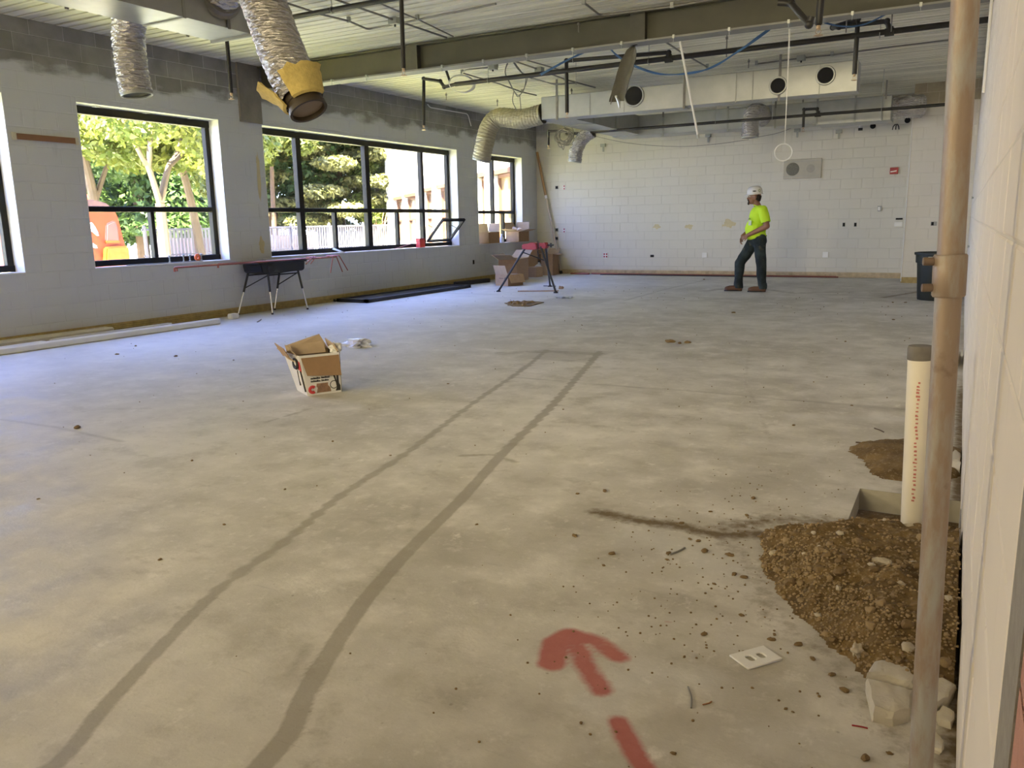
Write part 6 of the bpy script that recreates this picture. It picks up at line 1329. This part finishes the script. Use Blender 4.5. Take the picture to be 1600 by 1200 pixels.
# brown strip and glue streaks on the window wall
a, b = onX(25, 212.5, XL), onX(116, 218.5, XL); t = thing('wall_strip', 'brown wooden strip fixed to the wall left of the left window', 'strip', a); bm = BM(); add_box(bm, (XL+.001, a.y, a.z-.035), (XL+.022, b.y, a.z+.03)); obj('strip', bm, mat('brown_strip', (.20, .10, .05), .7, 0, .2, 3), t, sharp=None)
for y in (a.y-.05, b.y): bm = BM(); add_box(bm, (XL+.001, y, a.z-.045), (XL+.012, y+.05, a.z+.04)); obj('end_block', bm, 'beige_board', t, sharp=None)
for i, (x, ya, yb_, w_) in enumerate(((405, 236, 318, .035), (412, 372, 395, .05))):
    q0, q1 = onX(x, ya, XL), onX(x, yb_, XL); bm = BM(); add_ico(bm, (XL, q0.y-.05, (q0.z+q1.z)/2), 1, 3, (.006, w_, (q0.z-q1.z)/2), .5, i+20); tag(obj('glue_streak', bm, mat('glue_streak', (.52, .44, .26), .8), at=(XL, q0.y, q1.z)), ('tall' if i == 0 else 'short low')+' yellowish glue streak on the wall between the windows', 'glue', FIT)
for x, y in ((1521, 309), (1514.5, 385)):
    q = onX(x, y, XR-.002); bm = BM(); add_cyl(bm, (XR, q.y, q.z), (XR-.02, q.y, q.z), .012, 8); add_cyl(bm, (XR-.02, q.y, q.z-.02), (XR-.02, q.y, q.z+.02), .005, 6); tag(obj('wall_anchor', bm, 'galv_dull', at=q), ('upper' if y < 350 else 'lower')+' metal anchor sticking out of the right wall', 'anchor', 'anchors on the right wall')

# ------------------------------------------------------------------ black bin with a broom, at the far right
cb = V3((-.305, 13.95, 0)); H_ = onY(1440, 395, 13.7).z
t = thing('trash_can', 'black round trash can by the right wall behind the pole', 'bin', cb)
bm = BM(); add_lathe(bm, cb, [(.25, 0), (.255, .01), (.29, H_-.16), (.31, H_-.155), (.315, H_-.04), (.335, H_-.035), (.335, H_), (.315, H_), (.30, H_-.05), (.28, H_-.2), (.24, .05), (.0, .04)], 36, closed_ends=False); bd = obj('body', bm, mat('black_green_bin', (.010, .014, .012), .55), t)
a_ = math.atan2(CAM.y-cb.y, CAM.x-cb.x)-.25; bm = BM(); n_ = V3((cos(a_), sin(a_), 0)); s_ = V3((-n_.y, n_.x, 0)); c0 = cb+n_*.318+V3((0, 0, H_-.10)); add_hexa(bm, [tuple(c0-s_*.06+V3((0, 0, -.035))), tuple(c0+s_*.06+V3((0, 0, -.035))), tuple(c0+s_*.06+V3((0, 0, .04))), tuple(c0-s_*.06+V3((0, 0, .04)))], [tuple(q+n_*.006) for q in (c0-s_*.06+V3((0, 0, -.035)), c0+s_*.06+V3((0, 0, -.035)), c0+s_*.06+V3((0, 0, .04)), c0-s_*.06+V3((0, 0, .04)))]); obj('white_label', bm, 'white_plastic', bd, sharp=None)
a, b = V3((-.15, 13.9, .06)), onY(1506, 316, 13.95); b.x = min(b.x, XR-.02)
t = thing('broom', 'broom with a red grip standing in the trash can', 'broom', a); bm = BM(); add_tube(bm, [a, a.lerp(b, .84)], .014, 10); obj('shaft', bm, 'black', t); bm = BM(); add_tube(bm, [a.lerp(b, .83), b], .019, 10); obj('red_grip', bm, mat('dark_red_grip', (.30, .04, .035), .5), t)
# ------------------------------------------------------------------ the worker: one continuous skin, clothes as children
def cap(bm, p0, r0, p1, r1, sy=1.0, seg=14, sx=1.0):
    p0, p1 = V3(p0), V3(p1); L = (p1-p0).length; n = 5; prof = [(r0*math.sin(a), -r0*math.cos(a)) for a in np.linspace(0.02, pi/2, n)] + [(r1*math.cos(a), L+r1*math.sin(a)) for a in np.linspace(0, pi/2-.02, n)]
    k0 = len(bm.verts); add_lathe(bm, p0, prof, seg, p1-p0); bm.verts.ensure_lookup_table()
    if sy != 1 or sx != 1:
        for v in bm.verts[k0:]:
            tt = max(0, min(1, (v.co-p0).dot((p1-p0)/max(1e-6, L))/max(1e-6, L))); c = p0.lerp(p1, tt); v.co = V3((c.x+(v.co.x-c.x)*sx, c.y+(v.co.y-c.y)*sy, v.co.z))
def ell(bm, c, r, rot=None):
    k0 = len(bm.verts); bmesh.ops.create_icosphere(bm, subdivisions=3, radius=1); bm.verts.ensure_lookup_table()
    for v in bm.verts[k0:]:
        q = V3((v.co.x*r[0], v.co.y*r[1], v.co.z*r[2])); q = (rot @ q) if rot else q; v.co = q+V3(c)
def remesh(name, bm, m_, parent, vox, smooth=6, cuts=(), wr=0.0, wscale=14, seed=0, at=None):
    """fuse overlapping solids into one closed skin; cuts: (point, normal) trims what lies beyond"""
    bmesh.ops.recalc_face_normals(bm, faces=bm.faces); me = bpy.data.meshes.new(name); bm.to_mesh(me); bm.free(); o = bpy.data.objects.new(name, me); COL.objects.link(o)
    md = o.modifiers.new('r', 'REMESH'); md.mode = 'VOXEL'; md.voxel_size = vox; sm = o.modifiers.new('s', 'SMOOTH'); sm.iterations = smooth; sm.factor = .5
    dg = bpy.context.evaluated_depsgraph_get(); m2 = bpy.data.meshes.new_from_object(o.evaluated_get(dg)); bpy.data.objects.remove(o)
    b2 = BM(); b2.from_mesh(m2)
    if wr:
        b2.normal_update()
        for v in b2.verts: v.co += v.normal*wr*(noise.noise(Vector((v.co.x*wscale, v.co.y*wscale, v.co.z*wscale*.6+seed)))+.5*noise.noise(Vector((v.co.x*wscale*2.3, v.co.y*wscale*2.3, v.co.z*wscale*1.2+seed))))
    for p_, n_ in cuts: bmesh.ops.bisect_plane(b2, geom=b2.verts[:]+b2.edges[:]+b2.faces[:], plane_co=V3(p_), plane_no=V3(n_), clear_outer=True)
    m2.clear_geometry(); b2.to_mesh(m2); b2.free(); m2.name = name; m2.materials.clear(); m2.materials.append(m_); m2.shade_smooth()
    o = bpy.data.objects.new(name, m2); COL.objects.link(o); o.parent = parent; return o
fw_ = onZ(1180, 455.5)
wk = thing('person', 'man in a lime t-shirt, dark trousers and white hard hat walking left', 'person', (fw_.x, fw_.y, 0))
skin = mat('tanned_skin', (.26, .125, .075), .55, 0, .12, 8); ORG[wk] = V3((0, 0, 0))
hipR, kneeR, ankR = V3((-.03, .09, .90)), V3((-.27, .10, .50)), V3((-.29, .10, .09)); hipL, kneeL, ankL = V3((.03, -.09, .90)), V3((.075, -.10, .50)), V3((.10, -.10, .09))
shL, elL, wrL = V3((.06, -.205, 1.405)), V3((.13, -.27, 1.13)), V3((-.165, -.155, .985)); shR, elR, wrR = V3((.0, .20, 1.405)), V3((-.03, .27, 1.13)), V3((-.245, .035, .965))
bm = BM()
for h_, k_, a_ in ((hipR, kneeR, ankR), (hipL, kneeL, ankL)):
    cap(bm, h_, .085, k_, .058); cap(bm, k_, .057, a_, .04); ell(bm, a_+V3((-.06, 0, -.04)), (.11, .042, .035))
ell(bm, (0, 0, .95), (.125, .165, .13)); ell(bm, (-.02, 0, 1.10), (.14, .155, .17)); ell(bm, (0, 0, 1.29), (.12, .18, .17)); cap(bm, (.02, -.16, 1.41), .055, (.02, .16, 1.41), .055)
cap(bm, (.01, 0, 1.42), .062, (-.045, 0, 1.54), .056)
for s_, e_, w_ in ((shL, elL, wrL), (shR, elR, wrR)): cap(bm, s_, .058, e_, .050); cap(bm, e_, .050, w_, .034)
# head, facing -x
hc = V3((-.075, 0, 1.625)); ell(bm, hc+V3((.012, 0, .025)), (.10, .076, .105)); ell(bm, hc+V3((-.035, 0, -.05)), (.062, .058, .072)); cap(bm, hc+V3((-.04, 0, -.085)), .036, hc+V3((-.070, 0, -.095)), .026)
cap(bm, hc+V3((-.085, 0, .012)), .011, hc+V3((-.112, 0, -.022)), .015); ell(bm, hc+V3((-.105, 0, -.026)), (.016, .018, .010)); ell(bm, hc+V3((-.082, 0, .030)), (.018, .05, .012))
for s in (-1, 1): ell(bm, hc+V3((.015, s*.078, -.005)), (.018, .010, .032)); ell(bm, hc+V3((-.07, s*.035, -.025)), (.024, .022, .02))
ell(bm, hc+V3((-.092, 0, -.058)), (.012, .026, .006)); ell(bm, hc+V3((-.090, 0, -.068)), (.012, .022, .007))
# hands: palm, four curled fingers, thumb
def hand(bm, w, d, up, side, cl=.9):
    d, up = V3(d).normalized(), V3(up).normalized(); sd_ = d.cross(up).normalized()
    for k in (-1, 0, 1): cap(bm, w+d*.01+sd_*k*.016, .017, w+d*.075+sd_*k*.022, .0155)
    for k, L in enumerate((.036, .041, .038, .030)):
        b_ = w+d*.082+sd_*(k-1.5)*.0195; c1 = b_+(d*cos(cl*.6)-up*math.sin(cl*.6))*L; c2 = c1+(d*cos(cl*1.5)-up*math.sin(cl*1.5))*L*.75; c3 = c2+(d*cos(cl*2.2)-up*math.sin(cl*2.2))*L*.55
        cap(bm, b_, .0098, c1, .0090, seg=8); cap(bm, c1, .0090, c2, .0083, seg=8); cap(bm, c2, .0083, c3, .0075, seg=8)
    t0 = w+d*.025+sd_*side*.026; t1 = t0+d*.035+sd_*side*.024-up*.012; t2 = t1+d*.030+sd_*side*.004-up*.014; cap(bm, t0, .0135, t1, .0115, seg=8); cap(bm, t1, .0112, t2, .0092, seg=8)
hand(bm, wrL, (-.85, .18, -.45), (-.3, -.75, .55), -1, .8); hand(bm, wrR, (-.45, -.25, -.85), (-.85, .25, .4), 1, .7)
remesh('body', bm, skin, wk, .0065, 3)
# t-shirt
bm = BM(); ell(bm, (.0, 0, 1.29), (.152, .205, .19)); ell(bm, (-.035, 0, 1.09), (.178, .195, .20)); ell(bm, (-.02, 0, .97), (.168, .192, .12)); cap(bm, (.02, -.165, 1.41), .072, (.02, .165, 1.41), .072); ell(bm, (.06, 0, 1.34), (.10, .17, .14))
for s_, e_ in ((shL, elL), (shR, elR)): cap(bm, s_+V3((0, 0, .0)), .078, s_.lerp(e_, .85), .080)
d1, d2 = (elL-shL).normalized(), (elR-shR).normalized()
lime = mat('lime_t_shirt', (.52, .78, .025), .8, 0, .06, 5); sh = remesh('t_shirt', bm, lime, wk, .010, 5, wr=.011, wscale=9, seed=2, cuts=[((0, 0, .905), (.04, 0, -1))])
b2 = BM(); b2.from_mesh(sh.data)   # trim the sleeves at mid upper arm
for s_, e_, dn in ((shL, elL, d1), (shR, elR, d2)):
    pc_ = s_.lerp(e_, .78)
    fs = [f_ for f_ in b2.faces if (f_.calc_center_median()-pc_).dot(dn) > 0 and (f_.calc_center_median()-pc_).length < .13 and abs(f_.calc_center_median().y) > .175]
    bmesh.ops.delete(b2, geom=fs, context='FACES')
b2.to_mesh(sh.data); b2.free()
bm = BM(); add_torus(bm, (-.018, 0, 1.468), .070, .008, (.35, 0, 1), 26, 8, (1, 1)); obj('collar', bm, lime, sh); 
bm = BM(); c0 = V3((-.135, -.10, 1.20)); add_hexa(bm, [tuple(c0+V3(q)) for q in ((-.025, -.03, -.05), (.02, -.075, -.05), (.02, -.075, .03), (-.025, -.03, .03))], [tuple(c0+V3(q)) for q in ((-.032, -.04, -.05), (.013, -.085, -.05), (.013, -.085, .03), (-.032, -.04, .03))]); obj('chest_badge', bm, mat('pale_badge', (.50, .58, .42), .8), sh, sharp=None)
bm = BM(); c0 = V3((-.145, -.085, 1.26)); add_prism(bm, [tuple(c0+V3(q)) for q in ((-.025, -.03, -.012), (.02, -.075, -.014), (.0, -.055, .018))], (-.006, -.01, 0)); obj('chest_print', bm, mat('olive_print', (.20, .28, .05), .8), sh, sharp=None)
# trousers
bm = BM(); ell(bm, (.0, 0, .90), (.152, .185, .13)); ell(bm, (.05, 0, .88), (.115, .165, .12))
for h_, k_, a_ in ((hipR, kneeR, ankR), (hipL, kneeL, ankL)): cap(bm, h_, .115, k_, .086); cap(bm, k_, .086, a_+V3((.0, 0, .01)), .074); cap(bm, a_+V3((.01, 0, .03)), .076, a_+V3((.005, 0, -.03)), .078)
tm, nt, bs, _ = new_mat('dusty_green_jeans'); tc = nt.nodes.new('ShaderNodeTexCoord').outputs['Object']
c = mix_n(nt, ramp_n(nt, noise_n(nt, tc, 5, 5), .42, .66), (.010, .016, .017), (.032, .048, .048)); c = mix_n(nt, ramp_n(nt, noise_n(nt, tc, 9, 4), .62, .76), c, (.10, .085, .05)); nt.links.new(c, bs.inputs['Base Color']); bs.inputs['Roughness'].default_value = .9
tr_ = remesh('trousers', bm, tm, wk, .010, 4, wr=.013, wscale=8, seed=7, cuts=[((0, 0, 1.0), (0, 0, 1)), ((0, 0, .055), (0, 0, -1))])
bm = BM(); add_torus(bm, (-.005, 0, .965), .118, .012, (0, 0, 1), 30, 8, (1.0, 1.3)); obj('belt', bm, 'black', tr_)
# work boots
for a_, tl_, nm in ((ankR, RD(7), 'r'), (ankL, RD(0), 'l')):
    bm = BM(); b0 = V3((a_.x, a_.y, 0)); cap(bm, b0+V3((0, 0, .16)), .055, b0+V3((0, 0, .06)), .055); ell(bm, b0+V3((-.09, 0, .052)), (.145, .052, .05)); ell(bm, b0+V3((-.16, 0, .045)), (.075, .05, .04)); ell(bm, b0+V3((.02, 0, .045)), (.06, .046, .045)); add_box(bm, b0+V3((-.19, -.04, .014)), b0+V3((.06, .04, .05)))
    bt = remesh('boot', bm, mat('brown_boot', (.12, .055, .03), .6, 0, .2, 12), wk, .008, 4, cuts=[((0, 0, .012), (0, 0, -1))])
    bm = BM(); pr = [(.075*cos(a)*1.0+b0.x-.075, 0) for a in (0,)]; out = [(b0.x-.085+.155*cos(a), b0.y+.053*math.sin(a)*(1.0 if cos(a) < 0 else .85), .0) for a in np.linspace(0, 2*pi, 26)[:-1]]; add_prism(bm, out, (0, 0, .024)); obj('sole', bm, 'black', bt)
# head gear, hair, beard, glasses
hat_m = mat('white_hard_hat', (.72, .71, .68), .35, 0, .04); bm = BM(); tilt_ = Matrix.Rotation(RD(-4), 3, 'Y'); hb = hc+V3((.006, 0, .045))
rings = []
for i, (rr, z) in enumerate(((1.06, -.004), (1.09, .004), (1.0, .012), (.985, .045), (.92, .082), (.78, .112), (.55, .132), (.28, .141), (.02, .143))):
    row = []
    for j in range(32):
        a = 2*pi*j/32; rx, ry = .132*rr, .108*rr
        if i < 2 and cos(a) < 0: rx += .042*abs(cos(a))**2
        zz = z + (.006*(abs(math.sin(a)) < .22) if 3 <= i <= 7 else 0)
        row.append(bm.verts.new(hb+tilt_ @ V3((rx*cos(a), ry*math.sin(a), zz-(.010*max(0, -cos(a)) if i < 2 else 0)))))
    rings.append(row)
for a, b in zip(rings, rings[1:]):
    for j in range(32): k = (j+1) % 32; bm.faces.new((a[j], a[k], b[k], b[j]))
bm.faces.new(rings[-1]); hat = obj('hard_hat', bm, hat_m, wk)
bm = BM(); c0 = hb+V3((-.005, -.106, .052)); add_prism(bm, [tuple(c0+V3((.032*cos(a)-.01, -.004-.004*abs(cos(a)), .010*math.sin(a)))) for a in np.linspace(0, 2*pi, 14)[:-1]], (0, .008, 0)); obj('dark_logo', bm, inkm, hat, sharp=None)
bm = BM(); c0 = hb+V3((.068, -.092, .058)); add_torus(bm, c0, .018, .004, (.5, -1, .3), 14, 5); obj('green_emblem', bm, mat('green_emblem', (.20, .26, .10), .6), hat)
hair = mat('dark_hair', (.018, .012, .010), .8, 0, .3); bm = BM(); ell(bm, hc+V3((.045, 0, .0)), (.072, .080, .075)); ell(bm, hc+V3((.060, 0, -.035)), (.05, .062, .05)); remesh('hair', bm, hair, wk, .007, 3, wr=.006, wscale=40)
bm = BM(); ell(bm, hc+V3((-.094, 0, -.105)), (.017, .019, .028)); ell(bm, hc+V3((-.103, 0, -.045)), (.014, .034, .010))
for s in (-1, 1): cap(bm, hc+V3((-.100, s*.028, -.05)), .008, hc+V3((-.088, s*.026, -.09)), .010)
remesh('goatee', bm, hair, wk, .005, 2)
for s in (-1, 1):
    bm = BM(); add_ico(bm, hc+V3((-.079, s*.034, .012)), .011, 2); ey_ = obj('eye', bm, 'white_plastic', wk); bm = BM(); add_ico(bm, hc+V3((-.088, s*.034, .012)), .005, 1); obj('pupil', bm, 'black', ey_)
    bm = BM(); add_tube(bm, [hc+V3((-.092, s*.016, .031)), hc+V3((-.089, s*.036, .034)), hc+V3((-.076, s*.053, .029))], .0045, 6); obj('eyebrow', bm, hair, wk)
bm = BM()
for s in (-1, 1):
    add_torus(bm, hc+V3((-.099, s*.032, .010)), .021, .0022, (1, -s*.25, 0), 18, 5, (1, .8)); add_tube(bm, [hc+V3((-.092, s*.052, .012)), hc+V3((.005, s*.083, .008)), hc+V3((.022, s*.084, -.004))], .002, 5)
add_tube(bm, [hc+V3((-.103, -.011, .012)), hc+V3((-.106, 0, .014)), hc+V3((-.103, .011, .012))], .002, 5); obj('glasses', bm, mat('clear_frame', (.55, .5, .45), .2), wk)
wk.rotation_euler = (0, 0, RD(16))
